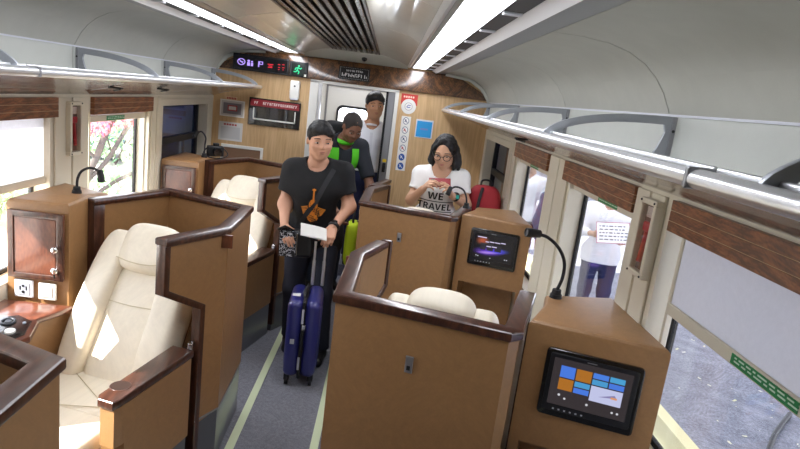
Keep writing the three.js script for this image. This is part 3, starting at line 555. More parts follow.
// ---------------------------------------------------------------- cupboards with wooden doors (left of the aisle)
const CUP = [[-1.655, -2.625], [-1.385, -2.64], [-1.402, -2.87], [-1.355, -2.975], [-1.655, -3.11]];
function makeCupboard() {
  const t = new THREE.Group();
  part('body', prism(CUP, 0, 1.2, 0.024), M.leather, t);
  const zf = -2.624, x0 = -1.642, x1 = -1.396;
  const d = part('door', [span(x0, x1, 0.838, 1.152, zf - 0.004, zf + 0.012, 0.006)], M.redWood, t);
  part('door_frame', uvm(extr([[x0, 0.838], [x1, 0.838], [x1, 1.152], [x0, 1.152]], 0.008, 0.002, [[[x0 + 0.026, 0.862], [x1 - 0.03, 0.862], [x1 - 0.03, 1.126], [x0 + 0.026, 1.126]]]).translate(0, 0, zf + 0.01)), M.darkWood, d);
  part('door_inset', span(x0 + 0.03, x1 - 0.034, 0.866, 1.122, zf + 0.008, zf + 0.0135, 0.002), M.redWood, d);
  for (const [x, y] of [[-1.425, 0.99], [-1.425, 0.892]]) { const k = part('knob', lathe([[0, 0], [0.006, 0], [0.006, 0.012], [0.014, 0.016], [0.016, 0.024], [0.011, 0.031], [0, 0.033]], 20).rotateX(Math.PI / 2).translate(x, y, zf + 0.012), M.chrome, d); void k; }
  part('key_tag', [bar([-1.425, 0.88, zf + 0.035], [-1.425, 0.857, zf + 0.03], 0.004)], M.black, d);
  const s1 = part('power_socket', bx(0.085, 0.085, 0.012, -1.578, 0.782, zf + 0.002, 0.006), M.whiteTrim, t);
  part('socket_plate', bx(0.058, 0.058, 0.004, -1.578, 0.782, zf + 0.009, 0.003), std(0xaeb4c2, 0.4), s1);
  part('socket_hole', [bx(0.006, 0.02, 0.003, -1.592, 0.786, zf + 0.011, 0.001), bx(0.006, 0.02, 0.003, -1.564, 0.786, zf + 0.011, 0.001), new THREE.CylinderGeometry(0.007, 0.007, 0.003, 12).rotateX(Math.PI / 2).translate(-1.578, 0.768, zf + 0.0115), new THREE.CylinderGeometry(0.006, 0.006, 0.003, 12).rotateX(Math.PI / 2).translate(-1.578, 0.797, zf + 0.0115)], M.black, s1);
  const s2 = part('switch_plate', bx(0.082, 0.082, 0.012, -1.472, 0.778, zf + 0.002, 0.006), M.white, t);
  part('rocker', bx(0.05, 0.05, 0.005, -1.472, 0.778, zf + 0.009, 0.003), M.white, s2);
  // side table below, with the seat's control unit at its tip
  const shelf = [[-1.655, -2.6], [-1.345, -2.6], [-1.365, -2.52], [-1.415, -2.40], [-1.655, -2.36]];
  part('side_table', prism(shelf, 0.704, 0.73, 0.008), M.redWood, t);
  part('side_body', prism([[-1.65, -2.62], [-1.358, -2.62], [-1.39, -2.53], [-1.44, -2.38], [-1.54, -1.96], [-1.655, -1.96]], 0.0, 0.706, 0.006), M.leather, t);
  const cu = new THREE.Group(); cu.name = 'control_unit'; t.add(cu);
  cu.position.set(-1.47, 0.735, -2.255); cu.rotation.set(0.16, 0.35, -0.05);
  const hexa = (k) => [[-0.17, -0.1], [0.07, -0.13], [0.135, -0.07], [0.125, 0.05], [0.06, 0.115], [-0.17, 0.13]].map(([x, z]) => [x * k, z * k]);
  part('surround', prism(hexa(1), -0.03, 0.004, 0.006), M.redWood, cu);
  part('button_panel', prism(hexa(0.84), 0.0, 0.009, 0.003), M.blackGloss, cu);
  for (const [x, z, r] of [[-0.06, -0.045, 0.03], [-0.055, 0.05, 0.032], [0.03, -0.055, 0.024]]) { const dm = std(0x2c3038, 0.35); part('dial_ring', new THREE.TorusGeometry(r, 0.005, 8, 24).rotateX(Math.PI / 2).translate(x, 0.011, z), dm, cu); part('dial', cyl(r * 0.5, r * 0.55, 0.006, x, 0.011, z, 18), dm, cu); }
  part('light_button', cyl(0.019, 0.02, 0.007, 0.052, 0.012, 0.022, 20), M.white, cu);
  for (const [x, z] of [[0.0, 0.03], [0.0, 0.0], [-0.02, 0.085], [0.09, -0.04]]) part('button', cyl(0.007, 0.007, 0.005, x, 0.011, z, 10), std(0x9aa4b0, 0.4), cu);
  return t;
}
const cup0 = makeCupboard(); cup0.name = 'side_cupboard'; numbered('side_cupboard'); scene.add(cup0);
meta(cup0, 'tan side cupboard with a red-brown wooden door, chrome knobs and white sockets', 'cupboard', 'tan cupboards with wooden doors');
const cup1 = dup(cup0, 'side_cupboard', 'tan side cupboard under the dark window by the end wall', [0.02, 0, -1.77], 0);
// ---------------------------------------------------------------- consoles with screens (right of the aisle)
const CON = [[0.532, -1.806], [0.94, -1.663], [0.94, -2.16], [0.66, -2.1], [0.632, -2.0]];
const CU = [0.9435, 0.3314];
function makeConsole(draw, k) {
  const t = new THREE.Group(), ev = new Evaluator();
  const a = CON[0], b = CON[1];
  const solid = new Brush(prism(CON, 0, 1.2, 0.018)); solid.updateMatrixWorld();
  const cut = new Brush(uvm(plate([[0.035, 0.42], [0.4, 0.42], [0.4, 0.77], [0.035, 0.77]], a, b, 0.26, 0, -0.2))); cut.updateMatrixWorld();
  const body = ev.evaluate(solid, cut, SUBTRACTION).geometry;
  part('body', uvm(toCreasedNormals(body.index ? body.toNonIndexed() : body, 0.5)), M.leather, t);
  const rr4 = (x0, x1, y0, y1, r) => { const q = []; for (const [cx, cy, s] of [[x0 + r, y0 + r, 2], [x1 - r, y0 + r, 3], [x1 - r, y1 - r, 0], [x0 + r, y1 - r, 1]]) for (let i = 0; i <= 4; i++) { const w = (s + i / 4) * Math.PI / 2; q.push([cx + r * Math.cos(w), cy + r * Math.sin(w)]); } return q; };
  const bez = part('screen_bezel', plate(rr4(0.072, 0.372, 0.895, 1.127, 0.014), a, b, 0.016, 0.004, -0.002), M.blackGloss, t);
  part('bezel_lip', plate(rr4(0.086, 0.358, 0.916, 1.114, 0.008), a, b, 0.003, 0.001, 0.0125), std(0x1d1e22, 0.35), bez);
  const sc = plate([[0.1, 0.94], [0.342, 0.94], [0.342, 1.1], [0.1, 1.1]], a, b, 0.002, 0, 0.0148);
  { // the picture once across the face
    const p = sc.attributes.position, uv = sc.attributes.uv; for (let i = 0; i < p.count; i++) { const s = (p.getX(i) - a[0]) * CU[0] + (p.getZ(i) - a[1]) * CU[1]; uv.setXY(i, (s - 0.1) / 0.242, (p.getY(i) - 0.94) / 0.16); } }
  part('screen', sc, screenMat(canvas(512, 340, draw), k), bez);
  for (let i = 0; i < 6; i++) part('key', plate([[0.12 + i * 0.018, 0.922], [0.126 + i * 0.018, 0.922], [0.126 + i * 0.018, 0.927], [0.12 + i * 0.018, 0.927]], a, b, 0.001, 0, 0.0155), std(0xb9bcc4, 0.5), bez);
  part('maker_plate', plate([[0.2, 1.1045], [0.23, 1.1045], [0.23, 1.1075], [0.2, 1.1075]], a, b, 0.001, 0, 0.0155), M.aluDull, bez);
  return t;
}
const tiles = (g, w, h) => {
  g.fillStyle = '#3a3436'; g.fillRect(0, 0, w, h);
  const R = (c, x, y, ww, hh) => { g.fillStyle = c; g.fillRect(x, y, ww, hh); };
  R('#4d7fe6', 52, 46, 96, 84); R('#b3722a', 156, 46, 100, 84); R('#4f86ea', 264, 46, 100, 38); R('#4fa6da', 372, 46, 96, 38); R('#4fa0d6', 264, 92, 100, 38); R('#4d7fe6', 372, 92, 96, 38);
  R('#b3722a', 52, 138, 96, 84); R('#4fa0d6', 156, 138, 100, 38); R('#4d7fe6', 156, 184, 100, 38); R('#c9cdf0', 264, 138, 204, 110);
  g.fillStyle = '#8d87b4'; g.beginPath(); g.moveTo(318, 208); g.lineTo(420, 172); g.lineTo(436, 192); g.closePath(); g.fill(); g.fillStyle = '#e8a070'; g.fillRect(398, 188, 40, 14);
  g.fillStyle = '#d9dbe2'; for (const [x, y, r] of [[70, 262, 9], [110, 282, 8], [258, 286, 9], [424, 296, 8], [458, 296, 8]]) { g.beginPath(); g.arc(x, y, r, 0, 7); g.fill(); }
};
const film = (g, w, h) => {
  g.fillStyle = '#17161c'; g.fillRect(0, 0, w, h);
  const blob = (c, x, y, rx, ry, a) => { g.fillStyle = c; g.globalAlpha = a; for (let i = 0; i < 5; i++) { g.beginPath(); g.ellipse(x, y, rx * (1 - i * 0.17), ry * (1 - i * 0.17), -0.1, 0, 7); g.fill(); } g.globalAlpha = 1; };
  blob('#7a3cff', 210, 220, 210, 62, 0.22); blob('#ff7a4a', 110, 90, 90, 58, 0.2); blob('#4a5cff', 330, 200, 150, 40, 0.2); blob('#c9a0ff', 190, 240, 140, 20, 0.25);
  g.fillStyle = '#2b2a36'; g.fillRect(90, 120, 70, 90); g.fillRect(180, 110, 80, 100); g.fillRect(280, 124, 84, 84);
  g.fillStyle = '#e6dcff'; for (const [x, y, ww] of [[150, 92, 46], [204, 86, 60], [272, 84, 70], [350, 76, 60], [170, 150, 60], [240, 146, 64], [40, 40, 120]]) g.fillRect(x, y, ww, 12);
  g.fillStyle = '#cfd2dc'; for (const [x, y] of [[44, 292], [70, 296], [230, 302], [420, 288], [446, 288]]) g.fillRect(x, y, 16, 12);
};
const con0 = makeConsole(tiles, 0.36); con0.name = 'screen_console'; numbered('screen_console'); scene.add(con0);
meta(con0, 'tan console whose black framed screen shows blue and orange tiles', 'console', 'tan consoles with black framed screens');
const con1 = makeConsole(film, 0.36); con1.name = numbered('screen_console'); con1.position.set(-0.01, 0, -1.775); scene.add(con1);
meta(con1, 'tan console whose black framed screen shows a dark violet film picture', 'console', 'tan consoles with black framed screens');
// ---------------------------------------------------------------- gooseneck reading lamps
function lamp(base, pts, headAt, headDir, label) {
  const t = thing('reading_lamp', label, 'lamp', base, 0, 'black gooseneck reading lamps');
  part('base', [cyl(0.021, 0.023, 0.016, 0, 0.008, 0, 20), cyl(0.016, 0.018, 0.02, 0, 0.024, 0, 20)], M.black, t);
  part('neck', tube(pts, 0.0062, 40, 10), M.rubber, t);
  const q = new THREE.Quaternion().setFromUnitVectors(V3(0, -1, 0), V3(...headDir).normalize());
  const hd = part('head', lathe([[0.008, 0.03], [0.014, 0.026], [0.017, -0.016], [0.016, -0.03], [0.012, -0.03], [0.012, -0.02], [0, -0.02]], 20).applyQuaternion(q).translate(...headAt), M.black, t);
  part('lens', new THREE.CylinderGeometry(0.012, 0.012, 0.003, 16).translate(0, -0.024, 0).applyQuaternion(q).translate(...headAt), std(0x55585e, 0.3), hd);
}
lamp([-1.475, 1.198, -2.88], [[0, 0.03, 0], [0.004, 0.075, 0], [0.022, 0.112, 0], [0.058, 0.132, 0], [0.092, 0.13, 0], [0.11, 0.114, 0]], [0.114, 0.1, 0], [0.15, -1, 0.05], 'black gooseneck lamp on the cupboard with chrome knobs, bent to the right');
lamp([0.69, 1.198, -2.07], [[0, 0.03, 0], [0.012, 0.08, 0], [0.008, 0.14, 0.0], [-0.022, 0.19, 0.0], [-0.07, 0.225, 0], [-0.1, 0.232, 0]], [-0.122, 0.234, 0], [-1, 0.05, 0.25], 'black gooseneck lamp rising from the console with the coloured screen tiles');
lamp([0.57, 1.198, -3.79], [[0, 0.03, 0], [-0.012, 0.08, 0], [-0.04, 0.12, 0], [-0.09, 0.13, 0], [-0.12, 0.11, 0]], [-0.125, 0.1, 0], [-0.3, -1, 0], 'thin black gooseneck lamp on the console with the violet film picture');
lamp([-1.41, 1.198, -4.68], [[0, 0.03, 0], [0.002, 0.1, 0], [0.004, 0.16, 0], [-0.03, 0.2, 0.0], [-0.06, 0.19, 0.0]], [-0.072, 0.176, 0], [-0.5, -1, 0], 'thin black gooseneck lamp on the cupboard under the dark window');

{ // a small dark device left on the far cupboard
  const t = thing('black_camera', 'small black camera-like device on the cupboard under the dark window', 'camera', [-1.36, 1.2, -4.8], 0.5);
  part('body', bx(0.13, 0.085, 0.06, 0, 0.045, 0, 0.012), M.black, t);
  part('lens', new THREE.CylinderGeometry(0.032, 0.034, 0.06, 22).rotateX(Math.PI / 2).translate(0.005, 0.045, 0.055), M.blackGloss, t);
  part('finder', bx(0.045, 0.025, 0.045, 0.005, 0.097, 0, 0.006), M.black, t);
  part('strap', tube([[-0.065, 0.07, 0], [-0.1, 0.03, 0.05], [-0.06, 0.006, 0.1], [0.04, 0.006, 0.1], [0.09, 0.03, 0.05], [0.065, 0.07, 0]], 0.005, 30, 6), M.rubber, t);
}
// ---------------------------------------------------------------- outside: platform on the right, yard with trees on the left
const GY = -0.6, GR = -0.43;
{
  struct('ground', span(2.55, 40, GR - 0.2, GR, -60, 25), M.asphalt);
  struct('pavement', span(2.48, 2.59, GR - 0.2, GR + 0.006, -60, 25), std(0xe6dcae, 0.8));
  struct('ground', span(1.02, 2.44, GR - 0.5, GR - 0.14, -60, 25), std(0xb9bfcb, 0.9));
  struct('ground', span(-60, -1.78, GY - 0.3, GY - 0.02, -70, 25), std(0xffffff, 0.9, { map: rep(mottled([196, 192, 184], 0.1, 30), 0.6) }));
  struct('track_bed', span(-1.78, 1.02, -1.4, -1.2, -60, 25), std(0x4b4742, 0.95));
  // coach body below the floor and over the roof
  struct('roof', span(XL - 0.12, XR + 0.12, 2.4, 2.46, ZE - 1.6, ZN + 0.08), M.aluDull);
  struct('wall_underframe', [span(XL - 0.08, XL - 0.02, -1.1, -0.1, ZE - 1.6, ZN), span(XR + 0.02, XR + 0.08, -1.1, -0.1, ZE - 1.6, ZN)], M.aluDull);
  // platform roof that keeps the right side in shade
  struct('roof_platform', span(1.6, 16, 3.6, 3.75, -40, 20), M.whiteTrim);
  // leaf litter on the asphalt
  const g = new THREE.PlaneGeometry(1, 1, 2, 2).rotateX(-Math.PI / 2); const pp = g.attributes.position; for (let i = 0; i < pp.count; i++) pp.setY(i, 0.15 * Math.abs(pp.getX(i)));
  const n = 420, im = new THREE.InstancedMesh(g, std(0xffffff, 0.8, { side: THREE.DoubleSide }), n), m = new THREE.Matrix4(), q = new THREE.Quaternion();
  for (let i = 0; i < n; i++) { const s = rr(0.012, 0.05); q.setFromEuler(new THREE.Euler(rr(-0.2, 0.2), rr(0, 6.3), rr(-0.2, 0.2))); im.setMatrixAt(i, m.compose(V3(rr(2.85, 6.5), GR + 0.006, rr(-11, -2)), q, V3(s, s, s * 0.45))); const c = rnd(); im.setColorAt(i, new THREE.Color().setHSL(0.13 + 0.03 * c, 0.35, 0.55 + 0.3 * rnd())); }
  im.name = 'leaf_litter'; scene.add(im); meta(im, 'small dry leaves scattered over the asphalt outside the right windows', 'leaf litter', null, 'stuff');
  single('rubber_hose', tube([[3.75, GR + 0.03, -4.6], [3.35, GR + 0.03, -4.2], [2.98, GR + 0.03, -3.75], [2.75, GR + 0.03, -3.45]], 0.02, 24, 10), M.black, 'dark hose lying on the asphalt outside the half drawn blind', 'hose');
}
function foliageMesh(n, place, size, color) {
  const g = new THREE.PlaneGeometry(0.5, 1, 1, 2); const p = g.attributes.position; for (let i = 0; i < p.count; i++) { if (Math.abs(p.getY(i)) > 0.4) p.setX(i, p.getX(i) * 0.15); else p.setZ(i, 0.08); }
  g.computeVertexNormals();
  const im = new THREE.InstancedMesh(g, std(0xffffff, 0.6, { side: THREE.DoubleSide }), n), m = new THREE.Matrix4(), q = new THREE.Quaternion();
  for (let i = 0; i < n; i++) { q.setFromEuler(new THREE.Euler(rr(-1.4, 1.4), rr(0, 6.3), rr(-1, 1))); const s = size * rr(0.6, 1.3); im.setMatrixAt(i, m.compose(place(), q, V3(s, s, s))); im.setColorAt(i, color()); }
  im.name = 'foliage'; im.userData.kind = 'stuff'; return im;
}
const green = () => new THREE.Color().setHSL(rr(0.25, 0.36), rr(0.2, 0.36), rr(0.34, 0.6));
const inBlob = (blobs) => () => { const b = blobs[Math.floor(rnd() * blobs.length)]; let x, y, z; do { x = rr(-1, 1); y = rr(-1, 1); z = rr(-1, 1); } while (x * x + y * y + z * z > 1); return V3(b[0] + x * b[3], b[1] + y * b[4], b[2] + z * b[3]); };
{
  const t = thing('flowering_tree', 'small dark-stemmed tree with red flowers outside the left window', 'tree', [-4.3, GY, -9.1]);
  const bark = std(0x5b5452, 0.9);
  const st = (pts, r) => tube(pts, r, 14, 8);
  part('trunk', [st([[-0.25, 0, 0.55], [-0.1, 0.6, 0.35], [0.02, 1.0, 0.2], [0.1, 1.4, 0.05], [0.2, 1.75, -0.1]], 0.05)], bark, t);
  part('branch', st([[-0.1, 0.6, 0.35], [0.12, 0.95, 0.1], [0.22, 1.3, -0.15], [0.3, 1.6, -0.4]], 0.034), bark, t);
  part('branch', st([[0.02, 1.0, 0.2], [-0.2, 1.3, 0.4], [-0.3, 1.6, 0.6]], 0.028), bark, t);
  part('branch', st([[-0.2, 0.2, 0.5], [0.3, 0.7, 0.0], [0.75, 0.95, -0.4]], 0.03), bark, t);
  t.add(foliageMesh(1500, inBlob([[0.3, 0.55, -0.4, 0.6, 0.3], [-0.4, 0.6, 0.9, 0.5, 0.3], [0.5, 1.0, -0.8, 0.5, 0.35], [0.1, 1.9, -0.5, 0.7, 0.4], [-0.3, 0.3, 0.2, 0.5, 0.25]]), 0.13, green));
  const fl = foliageMesh(700, inBlob([[-0.05, 1.5, 0.25, 0.34, 0.17], [0.2, 1.62, -0.15, 0.3, 0.15], [-0.3, 1.66, 0.6, 0.25, 0.12]]), 0.085, () => new THREE.Color().setHSL(rr(0.96, 1.0), rr(0.55, 0.75), rr(0.48, 0.62))); fl.name = 'flowers'; t.add(fl);
  for (const [x, z, r, h, lab] of [[-5.6, -8.2, 0.8, 0.7, 'low green bush outside the left window, near the sunlit blind'], [-6.5, -14.5, 1.4, 1.3, 'broad green bush behind the tree with red flowers'], [-3.6, -12.2, 0.9, 1.9, 'tall green bush at the right edge of the left window']]) {
    const b = thing('green_bush', lab, 'bush', [x, GY, z]);
    part('stems', [0, 1, 2, 3].map((i) => bar([0, 0, 0], [Math.cos(i * 1.7) * r * 0.4, h * 0.8, Math.sin(i * 1.7) * r * 0.4], 0.02)), bark, b);
    b.add(foliageMesh(1400, inBlob([[0, h * 0.55, 0, r * 0.8, h * 0.5], [r * 0.3, h * 0.8, 0.2, r * 0.5, h * 0.3], [-r * 0.4, h * 0.4, -0.2, r * 0.5, h * 0.35]]), 0.15, green));
  }
  const pole = thing('white_post', 'slim white metal post standing outside the left window', 'post', [-4.1, GY, -10.3]);
  part('shaft', cyl(0.035, 0.035, 3.4, 0, 1.7, 0, 14), M.white, pole); part('foot', cyl(0.09, 0.1, 0.04, 0, 0.02, 0, 18), M.aluDull, pole);
  for (const y of [0.7, 1.5, 2.3]) part('clamp', cyl(0.045, 0.045, 0.06, 0, y, 0, 14), M.aluDull, pole);
  const car = thing('blue_car', 'small blue parked car seen far off through the left window', 'car', [-7.6, GY, -15.6], 0.35);
  const prof = [[-1.75, 0.3], [-1.8, 0.62], [-1.62, 0.82], [-1.0, 0.9], [-0.55, 1.34], [0.75, 1.38], [1.35, 0.95], [1.8, 0.86], [1.88, 0.5], [1.82, 0.3]];
  part('body', uvm(extr(prof, 1.6, 0.08).translate(0, 0, -0.8)), phys(0x3f66a8, 0.3, { clearcoat: 1 }), car);
  part('side_window', [uvm(extr([[-0.85, 0.93], [-0.48, 1.27], [0.68, 1.3], [1.1, 0.95]], 0.02).translate(0, 0, 0.79))], M.blackGloss, car);
  part('side_window', [uvm(extr([[-0.85, 0.93], [-0.48, 1.27], [0.68, 1.3], [1.1, 0.95]], 0.02).translate(0, 0, -0.81))], M.blackGloss, car);
  for (const [x, z] of [[-1.15, 0.72], [1.2, 0.72], [-1.15, -0.72], [1.2, -0.72]]) { const w = part('wheel', new THREE.CylinderGeometry(0.31, 0.31, 0.2, 24).rotateX(Math.PI / 2).translate(x, 0.31, z), M.rubber, car); part('hub', new THREE.CylinderGeometry(0.18, 0.18, 0.22, 16).rotateX(Math.PI / 2).translate(x, 0.31, z), M.alu, w); }
}
// ---------------------------------------------------------------- people: distance fields meshed into continuous surfaces
// primitives: {a, b, ra, rb, clip} tapered capsules and {c, r} ellipsoids; neg: taken away
const P3 = (v) => (Array.isArray(v) ? V3(...v) : v);
const cap = (a, b, ra, rb = ra, more = {}) => { a = P3(a); b = P3(b); return { a, b, ra, rb, d: b.clone().sub(a), l: Math.max(1e-9, b.distanceToSquared(a)), ...more }; };
const ell = (c, r, more = {}) => ({ c: P3(c), r: P3(r), ...more });
function dist(p, x, y, z) {
  let d;
  if (p.a) {
    const px = x - p.a.x, py = y - p.a.y, pz = z - p.a.z; let h = (px * p.d.x + py * p.d.y + pz * p.d.z) / p.l; h = h < 0 ? 0 : h > 1 ? 1 : h;
    let qx = px - p.d.x * h, qy = py - p.d.y * h, qz = pz - p.d.z * h; if (p.sz) { qz /= p.sz; }
    d = (Math.sqrt(qx * qx + qy * qy + qz * qz) - (p.ra + (p.rb - p.ra) * h)) * (p.sz ? Math.min(1, p.sz) : 1);
  } else {
    let dx = x - p.c.x, dy = y - p.c.y, dz = z - p.c.z; if (p.q) { const v = V3(dx, dy, dz).applyQuaternion(p.q); dx = v.x; dy = v.y; dz = v.z; }
    const ax = dx / p.r.x, ay = dy / p.r.y, az = dz / p.r.z, k0 = Math.sqrt(ax * ax + ay * ay + az * az), bx0 = ax / p.r.x, by0 = ay / p.r.y, bz0 = az / p.r.z, k1 = Math.sqrt(bx0 * bx0 + by0 * by0 + bz0 * bz0);
    d = k1 < 1e-9 ? -Math.min(p.r.x, p.r.y, p.r.z) : k0 * (k0 - 1) / k1;
  }
  if (p.clip) for (const [c, n] of p.clip) d = Math.max(d, (x - c.x) * n.x + (y - c.y) * n.y + (z - c.z) * n.z);
  return d;
}
const sminv = (a, b, k) => { const h = Math.max(k - Math.abs(a - b), 0) / k; return Math.min(a, b) - h * h * k * 0.25; };
function boundsOf(prims, pad) {
  const lo = V3(9, 9, 9), hi = V3(-9, -9, -9);
  for (const p of prims) { const r = p.a ? Math.max(p.ra, p.rb) * Math.max(1, p.sz ?? 1) : Math.max(p.r.x, p.r.y, p.r.z); for (const c of p.a ? [p.a, p.b] : [p.c]) { lo.min(c.clone().subScalar(r + pad)); hi.max(c.clone().addScalar(r + pad)); } }
  return [lo, hi];
}
function field(prims, x, y, z, k, neg = [], cut = []) {
  let d = 1; for (const p of prims) d = sminv(d, dist(p, x, y, z), p.k ?? k);
  for (const n of neg) d = -sminv(-d, dist(n, x, y, z), n.k ?? 0.004);
  for (const [c, n] of cut) d = Math.max(d, (x - c.x) * n.x + (y - c.y) * n.y + (z - c.z) * n.z);
  return d;
}
// surface nets
function skin(prims, { cell = 0.012, k = 0.03, neg = [], cut = [], ruffle = 0, rf = 9 } = {}) {
  const [lo, hi] = boundsOf(prims, cell * 3), nx = Math.ceil((hi.x - lo.x) / cell) + 1, ny = Math.ceil((hi.y - lo.y) / cell) + 1, nz = Math.ceil((hi.z - lo.z) / cell) + 1;
  const F = new Float32Array(nx * ny * nz).fill(1), at = (i, j, l) => i + nx * (j + ny * l);
  for (const p of prims) {
    const [a, b] = boundsOf([p], cell * 3 + (p.k ?? k)), r = (v, o, n) => [Math.max(0, Math.floor((v[0] - o) / cell)), Math.min(n - 1, Math.ceil((v[1] - o) / cell))];
    const [i0, i1] = r([a.x, b.x], lo.x, nx), [j0, j1] = r([a.y, b.y], lo.y, ny), [l0, l1] = r([a.z, b.z], lo.z, nz);
    for (let l = l0; l <= l1; l++) for (let j = j0; j <= j1; j++) for (let i = i0; i <= i1; i++) { const n = at(i, j, l); F[n] = sminv(F[n], dist(p, lo.x + i * cell, lo.y + j * cell, lo.z + l * cell), p.k ?? k); }
  }
  if (ruffle || neg.length || cut.length) for (let l = 0; l < nz; l++) for (let j = 0; j < ny; j++) for (let i = 0; i < nx; i++) {
    const n = at(i, j, l); let d = F[n]; if (d > 0.1) continue; const x = lo.x + i * cell, y = lo.y + j * cell, z = lo.z + l * cell;
    if (ruffle && Math.abs(d) < 0.05) d += ruffle * (noise.noise(x * rf, y * rf * 0.55, z * rf) + 0.5 * noise.noise(x * rf * 2.3, y * rf * 1.6, z * rf * 2.3 + 5));
    for (const q of neg) d = -sminv(-d, dist(q, x, y, z), q.k ?? 0.004);
    for (const [c, q] of cut) d = Math.max(d, (x - c.x) * q.x + (y - c.y) * q.y + (z - c.z) * q.z);
    F[n] = d;
  }
  const pos = [], idx = [], vid = new Int32Array(nx * ny * nz).fill(-1), E = [[0, 1], [2, 3], [4, 5], [6, 7], [0, 2], [1, 3], [4, 6], [5, 7], [0, 4], [1, 5], [2, 6], [3, 7]];
  for (let l = 0; l < nz - 1; l++) for (let j = 0; j < ny - 1; j++) for (let i = 0; i < nx - 1; i++) {
    const v = []; let m = 0; for (let c = 0; c < 8; c++) { v[c] = F[at(i + (c & 1), j + ((c >> 1) & 1), l + (c >> 2))]; if (v[c] < 0) m++; }
    if (m === 0 || m === 8) continue;
    let sx = 0, sy = 0, sz = 0, n = 0;
    for (const [a, b] of E) if ((v[a] < 0) !== (v[b] < 0)) { const t = v[a] / (v[a] - v[b]); sx += (a & 1) + t * ((b & 1) - (a & 1)); sy += ((a >> 1) & 1) + t * (((b >> 1) & 1) - ((a >> 1) & 1)); sz += (a >> 2) + t * ((b >> 2) - (a >> 2)); n++; }
    vid[at(i, j, l)] = pos.length / 3; pos.push(lo.x + (i + sx / n) * cell, lo.y + (j + sy / n) * cell, lo.z + (l + sz / n) * cell);
  }
  const quad = (a, b, c, d, f) => { if (a < 0 || b < 0 || c < 0 || d < 0) return; if (f) idx.push(a, b, c, a, c, d); else idx.push(a, c, b, a, d, c); };
  for (let l = 1; l < nz - 1; l++) for (let j = 1; j < ny - 1; j++) for (let i = 1; i < nx - 1; i++) {
    const s = F[at(i, j, l)] < 0;
    if (s !== F[at(i + 1, j, l)] < 0) quad(vid[at(i, j - 1, l - 1)], vid[at(i, j, l - 1)], vid[at(i, j, l)], vid[at(i, j - 1, l)], s);
    if (s !== F[at(i, j + 1, l)] < 0) quad(vid[at(i - 1, j, l - 1)], vid[at(i - 1, j, l)], vid[at(i, j, l)], vid[at(i, j, l - 1)], s);
    if (s !== F[at(i, j, l + 1)] < 0) quad(vid[at(i - 1, j - 1, l)], vid[at(i, j - 1, l)], vid[at(i, j, l)], vid[at(i - 1, j, l)], s);
  }
  const g = new THREE.BufferGeometry(); g.setAttribute('position', new THREE.Float32BufferAttribute(pos, 3)); g.setIndex(idx); g.computeVertexNormals();
  g.setAttribute('uv', new THREE.Float32BufferAttribute(new Float32Array(pos.length / 3 * 2).map((_, i) => i % 2 ? pos[(i >> 1) * 3 + 1] * 2 : (pos[(i >> 1) * 3] + pos[(i >> 1) * 3 + 2]) * 2), 2));
  return g;
}
function joinIndexed(gs) { return merge(gs.map((g) => g.toNonIndexed ? (g.index ? g.toNonIndexed() : g) : g)); }
// hand: palm, four unequal fingers with three joints, thumb leaving the side of the palm
function handPrims(w, dir, palm, thumb, curl, s = 1) {
  w = P3(w); const D = P3(dir).clone().normalize(), T = P3(thumb).clone(), N = P3(palm).clone();
  T.addScaledVector(D, -T.dot(D)).normalize(); N.addScaledVector(D, -N.dot(D)).addScaledVector(T, -N.dot(T)).normalize();
  const at = (d, t, n) => w.clone().addScaledVector(D, d * s).addScaledVector(T, t * s).addScaledVector(N, n * s), out = [];
  const lat = [0.029, 0.010, -0.009, -0.027], kn = [0.088, 0.092, 0.088, 0.079], len = [0.9, 1, 0.92, 0.74];
  for (let i = 0; i < 4; i++) {
    out.push(cap(at(0.0, lat[i] * 0.55, 0), at(kn[i], lat[i], 0), 0.016 * s, 0.0125 * s, { k: 0.012 }));
    let p = at(kn[i], lat[i], 0), a = 0; const c = Array.isArray(curl) ? curl[i] : curl;
    [[0.043, 0.0098, 0.0088, 1], [0.027, 0.0086, 0.0078, 1.05], [0.021, 0.0078, 0.0066, 0.7]].forEach(([l, r0, r1, b]) => { a += c * b; const q = p.clone().addScaledVector(D, Math.cos(a) * l * len[i] * s).addScaledVector(N, Math.sin(a) * l * len[i] * s); out.push(cap(p, q, r0 * s, r1 * s, { k: 0.004 })); p = q; });
  }
  const t0 = at(0.022, 0.024, 0.006), t1 = at(0.052, 0.05, 0.018), t2 = at(0.08, 0.058, 0.03), t3 = at(0.102, 0.056, 0.038);
  out.push(cap(t0, t1, 0.015 * s, 0.012 * s, { k: 0.012 }), cap(t1, t2, 0.0115 * s, 0.01 * s, { k: 0.004 }), cap(t2, t3, 0.0098 * s, 0.008 * s, { k: 0.004 }));
  return out;
}
